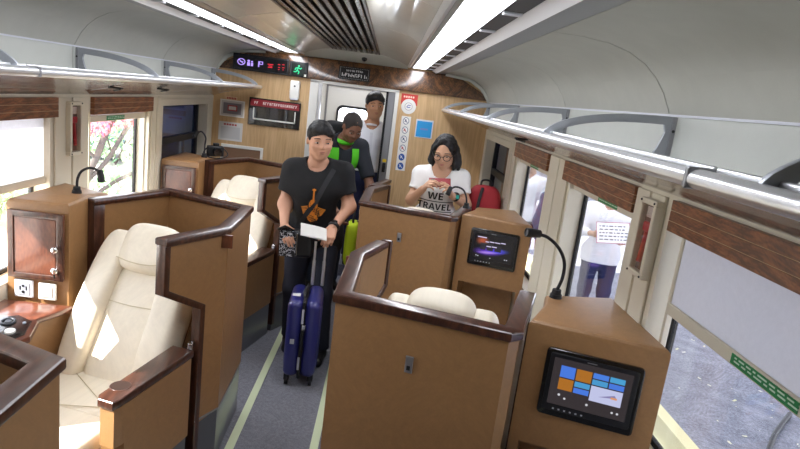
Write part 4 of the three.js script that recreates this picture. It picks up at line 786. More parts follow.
// head in its own axes (chin to crown = 1 unit, face towards +z), later scaled by hh
function headGeo(hh, cell, female) {
  const w = female ? 0.95 : 1;
  const pr = [ell([0, 0.1, -0.06], [0.318 * w, 0.40, 0.42], { k: 0.1 }), ell([0, -0.15, 0.1], [0.255 * w, 0.33, 0.29], { k: 0.12 }), ell([0, -0.39, 0.215], [0.1 * w, 0.1, 0.11], { k: 0.12 }),
    cap([-0.16 * w, -0.27, 0.04], [0.16 * w, -0.27, 0.04], 0.1, 0.1, { k: 0.14 }), cap([-0.15, 0.075, 0.31], [0.15, 0.075, 0.31], 0.05, 0.05, { k: 0.08 }),
    cap([0, 0.04, 0.365], [0, -0.1, 0.42], 0.032, 0.045, { k: 0.05 }), cap([-0.04, -0.12, 0.385], [0.04, -0.12, 0.385], 0.034, 0.034, { k: 0.03 }),
    ell([-0.17 * w, -0.1, 0.27], [0.1, 0.1, 0.09], { k: 0.1 }), ell([0.17 * w, -0.1, 0.27], [0.1, 0.1, 0.09], { k: 0.1 }),
    cap([-0.07, -0.235, 0.362], [0.07, -0.235, 0.362], 0.024, 0.024, { k: 0.03 }), cap([-0.055, -0.275, 0.355], [0.055, -0.275, 0.355], 0.028, 0.028, { k: 0.03 }),
    ell([-0.328 * w, -0.02, -0.05], [0.035, 0.1, 0.06], { k: 0.03 }), ell([0.328 * w, -0.02, -0.05], [0.035, 0.1, 0.06], { k: 0.03 }),
    cap([0, -0.25, -0.1], [0, -0.62, -0.15], female ? 0.2 : 0.235, female ? 0.2 : 0.25, { k: 0.1 })];
  const neg = [ell([-0.145 * w, 0.005, 0.385], [0.085, 0.055, 0.06], { k: 0.06 }), ell([0.145 * w, 0.005, 0.385], [0.085, 0.055, 0.06], { k: 0.06 })];
  return skin(pr, { cell: cell / hh, k: 0.08, neg }).scale(hh, hh, hh);
}
const skinMat = (c) => std(c, 0.55);
const hairMat = std(0x141214, 0.48, { bumpMap: rep(tex(128, 128, (u, v) => 128 + 90 * per(u, v * 0.05, 60, 2), false), 3, 1), bumpScale: 0.003 });
const eyeWhite = std(0xbdb4ab, 0.4), iris = std(0x20130e, 0.15), lipDull = std(0x9a5a50, 0.5), lipRed = std(0xa85a58, 0.45), brow = std(0x1a1412, 0.8);
const HAIR = {
  short: { pr: [ell([0, 0.16, -0.09], [0.345, 0.385, 0.42]), ell([0, 0.30, 0.02], [0.31, 0.26, 0.36]), cap([-0.24, 0.33, 0.2], [0.12, 0.36, 0.27], 0.11, 0.1), cap([0.02, 0.38, 0.24], [0.26, 0.24, 0.27], 0.1, 0.05), cap([-0.16, 0.33, 0.3], [-0.02, 0.22, 0.37], 0.06, 0.022), cap([-0.02, 0.33, 0.32], [0.13, 0.22, 0.36], 0.06, 0.022), cap([0.12, 0.3, 0.3], [0.25, 0.17, 0.3], 0.05, 0.02), cap([-0.29, 0.25, 0.14], [-0.325, 0.03, 0.08], 0.05, 0.026), cap([0.29, 0.25, 0.14], [0.325, 0.03, 0.08], 0.05, 0.026)], neg: [ell([0, -0.2, 0.38], [0.295, 0.42, 0.42], { k: 0.03 }), ell([0.36, -0.1, 0.0], [0.09, 0.2, 0.13], { k: 0.03 }), ell([-0.36, -0.1, 0.0], [0.09, 0.2, 0.13], { k: 0.03 }), ell([0, -0.5, -0.2], [0.6, 0.37, 0.6], { k: 0.03 })] },
  cropped: { pr: [ell([0, 0.12, -0.08], [0.348, 0.395, 0.442])], neg: [ell([0, -0.16, 0.40], [0.33, 0.44, 0.42], { k: 0.03 }), ell([0.37, -0.06, 0.02], [0.1, 0.22, 0.16], { k: 0.03 }), ell([-0.37, -0.06, 0.02], [0.1, 0.22, 0.16], { k: 0.03 }), ell([0, -0.5, -0.2], [0.5, 0.25, 0.5], { k: 0.03 })] },
  bob: { pr: [ell([0, 0.16, -0.1], [0.375, 0.405, 0.43]), cap([-0.32, 0.12, -0.08], [-0.4, -0.3, -0.04], 0.12, 0.13), cap([0.32, 0.12, -0.08], [0.4, -0.3, -0.04], 0.13, 0.14), cap([-0.28, -0.2, -0.22], [0.28, -0.2, -0.22], 0.22, 0.22), cap([-0.4, -0.28, -0.02], [-0.33, -0.46, 0.06], 0.12, 0.06), cap([0.42, -0.28, -0.02], [0.46, -0.48, 0.02], 0.13, 0.06), cap([0.36, -0.3, 0.04], [0.33, -0.47, 0.14], 0.09, 0.04), cap([-0.04, 0.43, 0.18], [-0.3, 0.16, 0.17], 0.09, 0.05), cap([-0.02, 0.43, 0.18], [0.31, 0.16, 0.17], 0.1, 0.05)], neg: [ell([-0.01, -0.13, 0.36], [0.265, 0.49, 0.42], { k: 0.03 })] },
};
/* o: S height, joints (all in the person's own axes: feet at y 0, facing +z), colours and garments.
   J: pelvis, chest, neck, headC, headRot [yaw, pitch, roll], sh/el/wr/hip/kn/an as [right(-x), left(+x)] */
function person(name, label, at, turn, o) {
  const t = thing(name, label, 'person', at, turn), J = o.J, S = o.S, w = o.w ?? 1, c = o.cell ?? 0.012, hh = o.hh ?? S * 0.138, fat = o.fat ?? 1, sm = skinMat(o.skin);
  const A = [0, 1], v = (q) => P3(q);
  const torso = (g) => [cap(v(J.pelvis).clone().add(V3(-0.06 * w, 0, 0)), v(J.pelvis).clone().add(V3(0.06 * w, 0, 0)), 0.118 * fat + g, 0.118 * fat + g, { sz: 0.86 }), cap(J.pelvis, J.chest, 0.125 * fat + g, 0.138 * fat + g, { sz: 0.86 }),
    cap(v(J.chest).clone().lerp(v(J.sh[0]), 0.45), v(J.chest).clone().lerp(v(J.sh[1]), 0.45), 0.115 * fat + g, 0.115 * fat + g, { sz: 0.88 }), cap(v(J.chest).clone().lerp(v(J.neck), 0.2), v(J.neck), 0.1 + g, 0.058 + g), ...A.map((i) => cap(v(J.neck).clone().lerp(v(J.sh[i]), 0.25), J.sh[i], 0.05 + g, 0.054 + g))];
  const armU = (g, i) => cap(J.sh[i], J.el[i], 0.05 * fat + g, 0.04 * fat + g), armL = (i) => cap(J.el[i], J.wr[i], 0.04 * fat, 0.026);
  const leg = (g) => A.flatMap((i) => [cap(J.hip[i], J.kn[i], 0.088 * fat + g, 0.058 + g), cap(J.kn[i], J.an[i], 0.056 + g, 0.042 + g)]);
  const geos = [skin([...torso(-0.012), armU(-0.002, 0), armU(-0.002, 1), armL(0), armL(1), ...leg(-0.012), cap(v(J.neck).clone().add(V3(0, -0.03, 0)), v(J.headC).clone().lerp(v(J.neck), 0.5), 0.056, 0.05)], { cell: c, k: 0.045 })];
  const hm = new THREE.Matrix4().compose(v(J.headC), new THREE.Quaternion().setFromEuler(new THREE.Euler(J.headRot[1], J.headRot[0], J.headRot[2], 'YXZ')), V3(1, 1, 1));
  const onHead = (g) => g.applyMatrix4(hm);
  geos.push(onHead(headGeo(hh, o.fine ? 0.0045 : 0.009, o.female)));
  for (const i of A) geos.push(skin(o.hands[i], { cell: o.fine ? 0.0035 : 0.006, k: 0.006 }));
  const body = part('body', geos.map((g) => g.toNonIndexed()), sm, t);
  // face
  const H = (x, y, z) => [x * hh, y * hh, z * hh];
  for (const s of [-1, 1]) {
    const e = part('eye', onHead(new THREE.SphereGeometry(0.05 * hh, 16, 12).scale(1.2, 0.34, 0.7).translate(...H(s * 0.142, 0.0, 0.322))), eyeWhite, t);
    part('iris', onHead(new THREE.SphereGeometry(0.027 * hh, 12, 10).scale(1, 0.8, 0.5).translate(...H(s * 0.142 + (o.gaze ?? 0), -0.001, 0.346))), iris, e);
    part('eyebrow', onHead(tube([H(s * 0.065, 0.108, 0.368), H(s * 0.14, 0.118, 0.355), H(s * 0.225, 0.098, 0.312)], 0.012 * hh, 8, 6)), brow, t);
  }
  part('lips', onHead(merge([new THREE.SphereGeometry(0.1 * hh, 14, 8).scale(0.8, 0.13, 0.22).translate(...H(0, -0.238, 0.378)), new THREE.SphereGeometry(0.1 * hh, 14, 8).scale(0.7, 0.17, 0.25).translate(...H(0, -0.276, 0.368))])), o.female ? lipRed : lipDull, t);
  const hd = HAIR[o.hair ?? 'short'];
  if (hd === HAIR.short && !hd.locks) { hd.locks = true; for (let i = 0; i < 34; i++) { const a = rr(-1.5, 1.5), u = rr(0.1, 1), y = 0.2 + 0.3 * u, r = 0.34 * Math.sqrt(Math.max(0.05, 1 - u * u * 0.8)); const x = Math.sin(a) * r, z = Math.cos(a) * r * 0.95 + 0.02; hd.pr.push(cap([x * 0.75, y, z * 0.7], [x * 1.08 + rr(-0.02, 0.06), y - rr(-0.04, 0.1), z * 1.06], 0.05, 0.012, { k: 0.03 })); } }
  part('hair', onHead(skin(hd.pr, { cell: (o.fine ? 0.005 : 0.01) / hh, k: 0.07, neg: hd.neg, ruffle: 0.018, rf: 11 }).scale(hh, hh, hh)), o.hairMat ?? hairMat, t);
  // clothes
  const sl = o.sleeve ?? 0.55, gap = o.gap ?? 0.012;
  const sleeves = A.flatMap((i) => { const e = v(J.sh[i]).clone().lerp(v(J.el[i]), Math.min(sl, 1)), n = v(J.el[i]).clone().sub(v(J.sh[i])).normalize(); const q = [cap(J.sh[i], v(J.sh[i]).clone().lerp(v(J.el[i]), Math.min(1, sl + 0.2)), 0.058 * fat + gap * 0.6, 0.054 * fat + gap * 0.9, sl < 1 ? { clip: [[e, n]] } : {})]; if (sl > 1) q.push(cap(J.el[i], v(J.el[i]).clone().lerp(v(J.wr[i]), sl - 1), 0.052 * fat, 0.042, {})); return q; });
  const up = v(J.chest).clone().sub(v(J.pelvis)).normalize();
  const hem = v(J.pelvis).clone().addScaledVector(up, o.hem ?? -0.06);
  const hips = [-0.06, 0.06].map((e) => cap(v(J.pelvis).clone().addScaledVector(up, -0.14).add(V3(e * w, 0, 0)), v(J.pelvis).clone().add(V3(e * w, 0, 0)), 0.13 * fat + gap, 0.128 * fat + gap, { sz: 0.9 }));
  const shirtPr = [...torso(gap), ...hips, ...sleeves], shirtNeg = [cap(v(J.neck).clone().add(V3(0, -0.03, 0.012)), v(J.headC), o.collar ?? 0.072, 0.08, { k: 0.012 })];
  const shirtOpt = { cell: c, k: 0.04, neg: shirtNeg, cut: [[hem, up.clone().negate()]], ruffle: o.ruffle ?? 0.005 };
  const shirt = part(o.topName ?? 'shirt', skin(shirtPr, shirtOpt), o.top, t);
  if (o.collarOpen) part('shirt_collar', new THREE.TorusGeometry(0.06, 0.012, 8, 24).rotateX(Math.PI / 2 - 0.25).translate(v(J.neck).x, v(J.neck).y - 0.008, v(J.neck).z + 0.008), o.top, t);
  const legHem = A.flatMap((i) => { const n = v(J.an[i]).clone().sub(v(J.kn[i])).normalize(), e = v(J.an[i]).clone().addScaledVector(n, 0.01); return [cap(J.hip[i], J.kn[i], 0.096 * fat, 0.07), cap(J.kn[i], v(J.an[i]).clone().addScaledVector(n, 0.05), 0.07, 0.06, { clip: [[e, n]] })]; });
  const waist = v(J.pelvis).clone().addScaledVector(up, 0.09);
  part('trousers', skin([cap(v(J.pelvis).clone().add(V3(-0.06 * w, -0.01, 0)), v(J.pelvis).clone().add(V3(0.06 * w, -0.01, 0)), 0.126 * fat, 0.126 * fat, { sz: 0.9 }), cap(J.pelvis, waist.clone().addScaledVector(up, 0.05), 0.128 * fat, 0.13 * fat, { sz: 0.88 }), ...legHem], { cell: c, k: 0.04, cut: [[waist, up]], ruffle: 0.005 }), o.bottom, t);
  if (o.belt) part('belt', new THREE.TorusGeometry(0.128 * fat, 0.013, 8, 36).scale(1.08 + 0.3 * (w - 1), 0.94, 1.4).rotateX(Math.PI / 2).translate(waist.x, waist.y - 0.01, waist.z), M.black, t);
  for (const i of A) { const a = v(J.an[i]), f = o.foot?.[i] ?? V3(0, 0, 1); part('shoe', skin([cap(a.clone().add(V3(0, -0.045, 0)).addScaledVector(f, -0.03), a.clone().add(V3(0, -0.055, 0)).addScaledVector(f, 0.13), 0.042, 0.036, {}), cap(a.clone().add(V3(0, 0.02, 0)), a.clone().add(V3(0, -0.04, 0)), 0.046, 0.046)], { cell: c, k: 0.03, cut: [[v([0, a.y - 0.088, 0]), V3(0, -1, 0)]] }), o.shoes ?? M.black, t); }
  return { t, body, shirt, J, hh, onHead, H, shirtField: (x, y, z) => field(shirtPr, x, y, z, 0.04, shirtNeg, shirtOpt.cut) };
}
// find the cloth's front at (x, y), marching from +z
function front(f, x, y, z = 0.5) { for (let i = 0; i < 400; i++) { const d = f(x, y, z); if (d < 0.0008) break; z -= Math.max(0.0008, d * 0.6); if (z < -0.6) return null; } return z; }
// flat print on cloth: a patch that lies on its front
function clothPrint(f, x0, x1, y0, y1, n = 16, off = 0.006) {
  const g = new THREE.PlaneGeometry(x1 - x0, y1 - y0, n, n).translate((x0 + x1) / 2, (y0 + y1) / 2, 0), p = g.attributes.position; let last = 0.1;
  for (let i = 0; i < p.count; i++) { const z = front(f, p.getX(i), p.getY(i)); last = z ?? last; p.setZ(i, last + off); }
  g.computeVertexNormals(); return g;
}
function ribbonOn(f, pts, width, off = 0.008) { // strap that follows the cloth
  const cv = new THREE.CatmullRomCurve3(pts.map((p) => V3(p[0], p[1], 0))), n = 28, pos = [], idx = []; let last = 0.1;
  for (let i = 0; i <= n; i++) { const c = cv.getPoint(i / n), tn = cv.getTangent(i / n), s = V3(-tn.y, tn.x, 0).multiplyScalar(width / 2); const z = front(f, c.x, c.y); last = z ?? last; for (const [e, q] of [[-1, 0], [1, 0], [1, -0.006], [-1, -0.006]]) pos.push(c.x + s.x * e, c.y + s.y * e, last + off + q); }
  for (let i = 0; i < n; i++) for (let e = 0; e < 4; e++) { const a = i * 4 + e, b = i * 4 + (e + 1) % 4; idx.push(a, b, b + 4, a, b + 4, a + 4); }
  const g = new THREE.BufferGeometry(); g.setAttribute('position', new THREE.Float32BufferAttribute(pos, 3)); g.setAttribute('uv', new THREE.Float32BufferAttribute(new Float32Array(pos.length / 3 * 2), 2)); g.setIndex(idx); const q = g.toNonIndexed(); q.computeVertexNormals(); return q;
}
// standing figure by proportions, straight arms unless given
function standing(S, o = {}) {
  const lean = o.lean ?? 0, sw = o.sw ?? 0.112, py = 0.53 * S, rot = (p) => { const y = p[1] - py, z = p[2]; return [p[0], py + y * Math.cos(lean) - z * Math.sin(lean), y * Math.sin(lean) + z * Math.cos(lean) + (o.pz ?? 0)]; };
  return { pelvis: [0, py, o.pz ?? 0], chest: rot([0, 0.72 * S, 0.005]), neck: rot([0, 0.835 * S, -0.012]), headC: rot([0, 0.93 * S, 0.02]), headRot: [0, 0, 0],
    sh: [rot([-sw * S, 0.805 * S, -0.01]), rot([sw * S, 0.805 * S, -0.01])], el: [rot([-0.145 * S, 0.63 * S, -0.03]), rot([0.145 * S, 0.63 * S, -0.03])], wr: [rot([-0.15 * S, 0.49 * S, 0.03]), rot([0.15 * S, 0.49 * S, 0.03])],
    hip: [[-0.055 * S, 0.51 * S, o.pz ?? 0], [0.055 * S, 0.51 * S, o.pz ?? 0]], kn: [[-0.06 * S, 0.285 * S, 0.02], [0.06 * S, 0.285 * S, 0.02]], an: [[-0.062 * S, 0.052 * S, 0], [0.062 * S, 0.052 * S, 0]] };
}
const hangHands = (J, S) => [0, 1].map((i) => handPrims(J.wr[i], [0, -1, 0.15], [i ? -1 : 1, 0, 0], [0, 0.1, 1], 0.35, S / 1.75));
const cloth = (c, r = 0.85, more = {}) => std(c, r, { bumpMap: rep(grainTex, 6), bumpScale: 0.0008, ...more });

{ // ---- the man with the suitcase
  const S = 1.63, J = standing(S, { lean: 0.1, pz: -0.05, sw: 0.118 });
  J.headC = [0.005, 1.508, 0.1]; J.neck = [0, 1.345, 0.035]; J.headRot = [0.32, 0.06, 0.03];
  J.sh = [[-0.166, 1.297, 0.02], [0.17, 1.315, 0.03]]; J.chest = [0, 1.15, 0.03];
  J.el = [[-0.2, 1.05, 0.03], [0.235, 1.085, 0.04]]; J.wr = [[-0.165, 0.935, 0.2], [0.155, 0.975, 0.245]];
  J.an = [[-0.1, 0.088, -0.05], [0.14, 0.088, 0.12]]; J.kn = [[-0.09, 0.47, 0.03], [0.11, 0.47, 0.09]];
  const hands = [handPrims(J.wr[0], [0.35, -0.35, 0.9], [0.2, -1, -0.2], [1, 0.3, 0.1], 0.5), handPrims(J.wr[1], [-0.15, -0.55, 0.85], [-0.3, -0.8, -0.5], [-1, 0.1, 0.2], 0.75)];
  const p = person('person', 'man in a black T-shirt with an orange print pulling a blue suitcase', [-0.432, 0, -3.98], 0.0, { S, J, hands, fine: true, cell: 0.008, hh: 0.242, skin: 0xc8967a, top: cloth(0x0c0c0f), bottom: cloth(0x1a1d2b), hair: 'short', sleeve: 0.62, hem: -0.1, w: 1.05, fat: 1.03, gaze: 0.003, collar: 0.07, ruffle: 0.006, topName: 'shirt' });
  p.t.userData.label = 'man in a black T-shirt with an orange print pulling a blue suitcase';
  const art = canvas(256, 384, (g, w, h) => {
    g.clearRect(0, 0, w, h); g.fillStyle = '#d07a1e'; g.strokeStyle = '#d8852a'; g.lineCap = 'round';
    g.fillRect(120, 10, 16, 120); g.fillRect(110, 14, 36, 14); g.beginPath(); g.ellipse(128, 170, 44, 62, 0, 0, 7); g.fill(); g.beginPath(); g.ellipse(126, 270, 58, 64, 0, 0, 7); g.fill();
    g.lineWidth = 9; for (let i = 0; i < 7; i++) { g.beginPath(); g.moveTo(12 + i * 4, 196 + i * 12); g.lineTo(70 + i * 6, 180 + i * 16); g.stroke(); g.beginPath(); g.moveTo(246 - i * 6, 204 + i * 9); g.lineTo(180 - i * 5, 184 + i * 15); g.stroke(); }
    g.fillStyle = '#2a1a10'; for (let i = 0; i < 60; i++) { const a = (i * 73 % 100) / 100, b = (i * 37 % 100) / 100; g.fillRect(70 + a * 116, 110 + b * 220, 6 + 10 * b, 4 + 12 * a); }
  });
  part('shirt_print', clothPrint(p.shirtField, -0.08, 0.09, 0.93, 1.21, 18, 0.007), new THREE.MeshStandardMaterial({ map: art, roughness: 0.8, alphaTest: 0.5, side: THREE.DoubleSide }), p.shirt);
  const w1 = V3(...J.wr[1]).lerp(V3(...J.el[1]), 0.06), n = V3(...J.el[1]).sub(V3(...J.wr[1])).normalize(), q = new THREE.Quaternion().setFromUnitVectors(V3(0, 0, 1), n);
  // things worn and carried
  const watch = thing('wrist_watch', 'black watch on the wrist of the man with the suitcase', 'watch', [-0.432 + w1.x, w1.y, -3.98 + w1.z]);
  part('strap', new THREE.TorusGeometry(0.031, 0.009, 8, 28).scale(1, 1, 1.5).applyQuaternion(q), M.black, watch);
  part('case', new THREE.CylinderGeometry(0.021, 0.021, 0.012, 22).translate(0, 0.034, 0), M.blackGloss, watch);
  part('face', new THREE.CylinderGeometry(0.017, 0.017, 0.002, 22).translate(0, 0.041, 0), std(0x2c3036, 0.2), watch);
  const bag = thing('shoulder_bag', 'black shoulder bag with a black and white patterned flap on the man with the suitcase', 'bag', [-0.432, 0, -3.98]);
  part('strap', ribbonOn(p.shirtField, [[0.115, 1.335], [0.075, 1.25], [0.02, 1.12], [-0.05, 1.0], [-0.1, 0.9]], 0.032), std(0x1e1f23, 0.7), bag);
  const batik = canvas(256, 256, (g, w, h) => { g.fillStyle = '#17181d'; g.fillRect(0, 0, w, h); let z = 3; const r = () => { z = (z * 16807) % 2147483647; return z / 2147483647; }; g.strokeStyle = '#c9c9d0'; g.lineWidth = 5; for (let i = 0; i < 110; i++) { const x = r() * w, y = r() * h, a = r() * 6.3; g.beginPath(); g.moveTo(x, y); g.quadraticCurveTo(x + 22 * Math.cos(a), y + 22 * Math.sin(a), x + 30 * Math.cos(a + 0.8), y + 30 * Math.sin(a + 0.8)); g.stroke(); } });
  const turnBag = (g) => g.rotateZ(0.04).translate(-0.07, 0.845, 0.235);
  part('pouch', turnBag(uvm(new RoundedBoxGeometry(0.21, 0.18, 0.1, 4, 0.03))), M.black, bag);
  part('patterned_flap', turnBag(uvm(new RoundedBoxGeometry(0.105, 0.17, 0.016, 3, 0.007).translate(-0.05, 0.004, 0.054), 7)), printMat(batik, { roughness: 0.8 }), bag);
  part('zip', turnBag(bx(0.004, 0.15, 0.006, 0.008, 0, 0.051, 0.002)), M.chrome, bag);
  const ph = thing('mobile_phone', 'dark mobile phone in the hand of the man with the suitcase', 'phone', [-0.432 - 0.125, 0.93, -3.98 + 0.275], 0.3);
  ph.rotation.set(0.9, 0.2, 0.6); part('body', bx(0.07, 0.145, 0.009, 0, 0, 0, 0.004), M.black, ph); part('screen', bx(0.063, 0.132, 0.002, 0, 0, 0.005, 0.001), M.blackGloss, ph);
  const pap = thing('papers', 'folded white papers held by the man with the suitcase', 'papers', [-0.432 + 0.045, 0.955, -3.98 + 0.35]); pap.rotation.set(-1.0, 0.3, 0.2);
  for (let i = 0; i < 3; i++) { const g = new THREE.PlaneGeometry(0.17, 0.1, 8, 4), a = g.attributes.position; for (let k = 0; k < a.count; k++) a.setZ(k, 0.012 * Math.cos(a.getX(k) * 14 + i) + i * 0.003); g.computeVertexNormals(); part('sheet', g.rotateZ((i - 1) * 0.05), std(0xd8d6d0, 0.7, { side: THREE.DoubleSide }), pap); }
  // suitcase
  const c = thing('suitcase', 'dark blue hard-shell suitcase standing in the aisle', 'suitcase', [-0.388, 0, -3.6], 0.06); c.scale.y = 0.955;
  const blue = phys(0x2a2c72, 0.3, { clearcoat: 0.5, clearcoatRoughness: 0.2, bumpMap: rep(grainTex, 8), bumpScale: 0.0006 });
  part('shell', [uvm(new RoundedBoxGeometry(0.098, 0.53, 0.37, 5, 0.045).translate(-0.053, 0.328, 0)), ...[-0.09, 0, 0.09].map((z) => bx(0.012, 0.43, 0.03, -0.1, 0.328, z, 0.005))], blue, c);
  part('shell', [uvm(new RoundedBoxGeometry(0.098, 0.53, 0.37, 5, 0.045).translate(0.053, 0.328, 0)), ...[-0.09, 0, 0.09].map((z) => bx(0.012, 0.43, 0.03, 0.1, 0.328, z, 0.005))], blue, c);
  part('zip', uvm(new RoundedBoxGeometry(0.022, 0.537, 0.376, 4, 0.045).translate(0, 0.328, 0)), M.black, c);
  part('front_strip', [bx(0.014, 0.1, 0.008, -0.004, 0.495, 0.187, 0.003), bx(0.014, 0.09, 0.008, -0.006, 0.17, 0.187, 0.003)], std(0xb9bcc8, 0.4), c);
  part('side_grip', [bx(0.02, 0.13, 0.012, 0.002, 0.33, 0.2, 0.006), bx(0.022, 0.02, 0.03, 0.002, 0.4, 0.19, 0.006), bx(0.022, 0.02, 0.03, 0.002, 0.26, 0.19, 0.006)], M.black, c);
  part('lock', bx(0.024, 0.034, 0.014, 0.006, 0.425, 0.189, 0.004), M.chrome, c);
  part('maker_badge', bx(0.026, 0.034, 0.004, -0.056, 0.32, 0.186, 0.003), M.alu, c);
  part('top_grip', [tube([[-0.005, 0.595, 0.09], [-0.005, 0.62, 0.07], [-0.005, 0.62, -0.02], [-0.005, 0.595, -0.04]], 0.011, 20, 8)], M.black, c);
  part('label_sticker', bx(0.05, 0.002, 0.05, -0.06, 0.594, 0.06, 0.001), M.white, c);
  for (const x of [0.02, 0.085]) part('handle_tube', [bar([x, 0.6, -0.15], [x, 0.93, -0.1], 0.0085), bar([x, 0.6, -0.15], [x, 0.78, -0.123], 0.011)], M.alu, c);
  part('handle_grip', bx(0.11, 0.032, 0.03, 0.053, 0.94, -0.098, 0.012), M.black, c);
  for (const [x, z] of [[-0.075, 0.145], [0.075, 0.145], [-0.075, -0.145], [0.075, -0.145]]) { const wheel = part('wheel', new THREE.CylinderGeometry(0.026, 0.026, 0.02, 20).rotateZ(Math.PI / 2).translate(x, 0.026, z), M.rubber, c); part('fork', bx(0.034, 0.045, 0.034, x, 0.055, z, 0.006), M.black, wheel); }
}
{ // ---- the woman kneeling on the seat, looking at a red phone
  const J = { pelvis: [0, 0.98, -0.1], chest: [0, 1.2, -0.055], neck: [0, 1.365, -0.05], headC: [0.005, 1.495, 0.0], headRot: [-0.18, 0.3, 0.03], sh: [[-0.148, 1.312, -0.05], [0.155, 1.322, -0.05]], el: [[-0.195, 1.12, 0.02], [0.215, 1.13, 0.0]], wr: [[-0.115, 1.235, 0.17], [0.095, 1.215, 0.185]],
    hip: [[-0.085, 0.94, -0.1], [0.085, 0.94, -0.1]], kn: [[-0.1, 0.545, -0.02], [0.1, 0.545, -0.02]], an: [[-0.1, 0.565, -0.4], [0.1, 0.565, -0.4]] };
  const hands = [handPrims(J.wr[0], [0.35, 0.5, 0.55], [0.7, 0.1, -0.7], [0.2, 0.6, -0.6], [0.6, 0.65, 0.7, 0.8], 0.9), handPrims(J.wr[1], [-0.35, 0.65, 0.45], [-0.7, 0.0, -0.7], [-0.3, 0.5, -0.6], [0.45, 0.55, 0.65, 0.8], 0.9)];
  const at = [0.43, 0.0, -4.33];
  const p = person('person', 'woman in a white lettered T-shirt and glasses looking at a red phone', at, -0.08, { S: 1.58, J, hands, fine: true, female: true, cell: 0.008, hh: 0.236, fat: 0.84, w: 0.9, gap: 0.009, skin: 0xc79a7c, top: cloth(0xe9e7e4), bottom: cloth(0x22252e), hair: 'bob', sleeve: 0.6, hem: -0.08, collar: 0.075, foot: [V3(0, 0, -1), V3(0, 0, -1)], topName: 'shirt' });
  const txt = canvas(512, 512, (g) => { g.clearRect(0, 0, 512, 512); g.fillStyle = '#111113'; g.font = 'bold 150px sans-serif'; g.textAlign = 'center'; g.fillText('WE', 256, 210); g.font = 'bold 136px sans-serif'; g.fillText('TRAVEL', 256, 372, 500); g.fillRect(10, 238, 492, 12); g.fillRect(10, 392, 492, 12); });
  part('shirt_lettering', clothPrint(p.shirtField, -0.155, 0.12, 1.0, 1.255, 18, 0.006), new THREE.MeshStandardMaterial({ map: txt, roughness: 0.8, alphaTest: 0.5, side: THREE.DoubleSide }), p.shirt);
  // glasses, phone and watch
  const gl = thing('glasses', 'thin dark round glasses on the woman with the red phone', 'glasses', at, -0.08);
  for (const s of [-1, 1]) part('rim', p.onHead(new THREE.TorusGeometry(0.098 * p.hh, 0.011 * p.hh, 6, 28).scale(1.08, 0.9, 1).rotateY(s * 0.15).translate(...p.H(s * 0.15, -0.015, 0.42))), M.black, gl);
  part('bridge', p.onHead(tube([p.H(-0.035, 0.01, 0.425), p.H(0, 0.025, 0.44), p.H(0.035, 0.01, 0.425)], 0.011 * p.hh, 8, 6)), M.black, gl);
  for (const s of [-1, 1]) part('temple', p.onHead(tube([p.H(s * 0.265, 0.01, 0.4), p.H(s * 0.35, 0.02, 0.15), p.H(s * 0.36, 0.02, -0.05)], 0.01 * p.hh, 8, 6)), M.black, gl);
  const ph = thing('red_phone', 'red phone held sideways in both hands by the woman', 'phone', [at[0] - 0.02, 1.298, at[2] + 0.2], -0.08); ph.rotation.set(-0.7, -0.08, 0.04);
  part('case', bx(0.155, 0.075, 0.011, 0, 0, 0, 0.005), std(0x8f1620, 0.35), ph); part('screen', bx(0.14, 0.066, 0.002, 0, 0, -0.006, 0.001), M.blackGloss, ph); part('camera_bump', bx(0.03, 0.022, 0.003, -0.05, 0.016, 0.006, 0.001), M.blackGloss, ph);
  const wv = V3(...J.wr[1]).lerp(V3(...J.el[1]), 0.12), nn = V3(...J.el[1]).sub(V3(...J.wr[1])).normalize(), q = new THREE.Quaternion().setFromUnitVectors(V3(0, 0, 1), nn);
  const wt = thing('smart_watch', 'teal-faced watch on the wrist of the woman with the red phone', 'watch', [at[0] + wv.x, wv.y, at[2] + wv.z], -0.08);
  part('strap', new THREE.TorusGeometry(0.028, 0.007, 8, 26).scale(1, 1, 1.5).applyQuaternion(q), M.black, wt);
  part('case', bx(0.03, 0.034, 0.012, 0.012, 0.006, 0.028, 0.004), M.black, wt); part('face', bx(0.023, 0.027, 0.003, 0.012, 0.006, 0.035, 0.001), std(0x35b8a6, 0.3), wt);
  // red backpack beside her
  const b = thing('red_backpack', 'red backpack with a black strap behind the console with the violet film picture', 'backpack', [0.79, 0.73, -4.42], -0.2);
  part('pack', pillow(0.27, 0.55, 0.2, 3.6, 16).translate(0, 0.275, 0), cloth(0x9c1f28, 0.75), b);
  part('front_pocket', pillow(0.21, 0.26, 0.08, 4, 12).translate(0, 0.2, 0.09), cloth(0x8a1a22, 0.75), b);
  part('strap', tube([[-0.02, 0.54, 0.08], [-0.035, 0.4, 0.115], [-0.03, 0.2, 0.135], [-0.03, 0.02, 0.1]], 0.012, 20, 8), M.black, b);
  part('top_loop', tube([[-0.04, 0.54, 0], [-0.03, 0.585, 0], [0.03, 0.585, 0], [0.04, 0.54, 0]], 0.008, 14, 8), M.black, b);
}
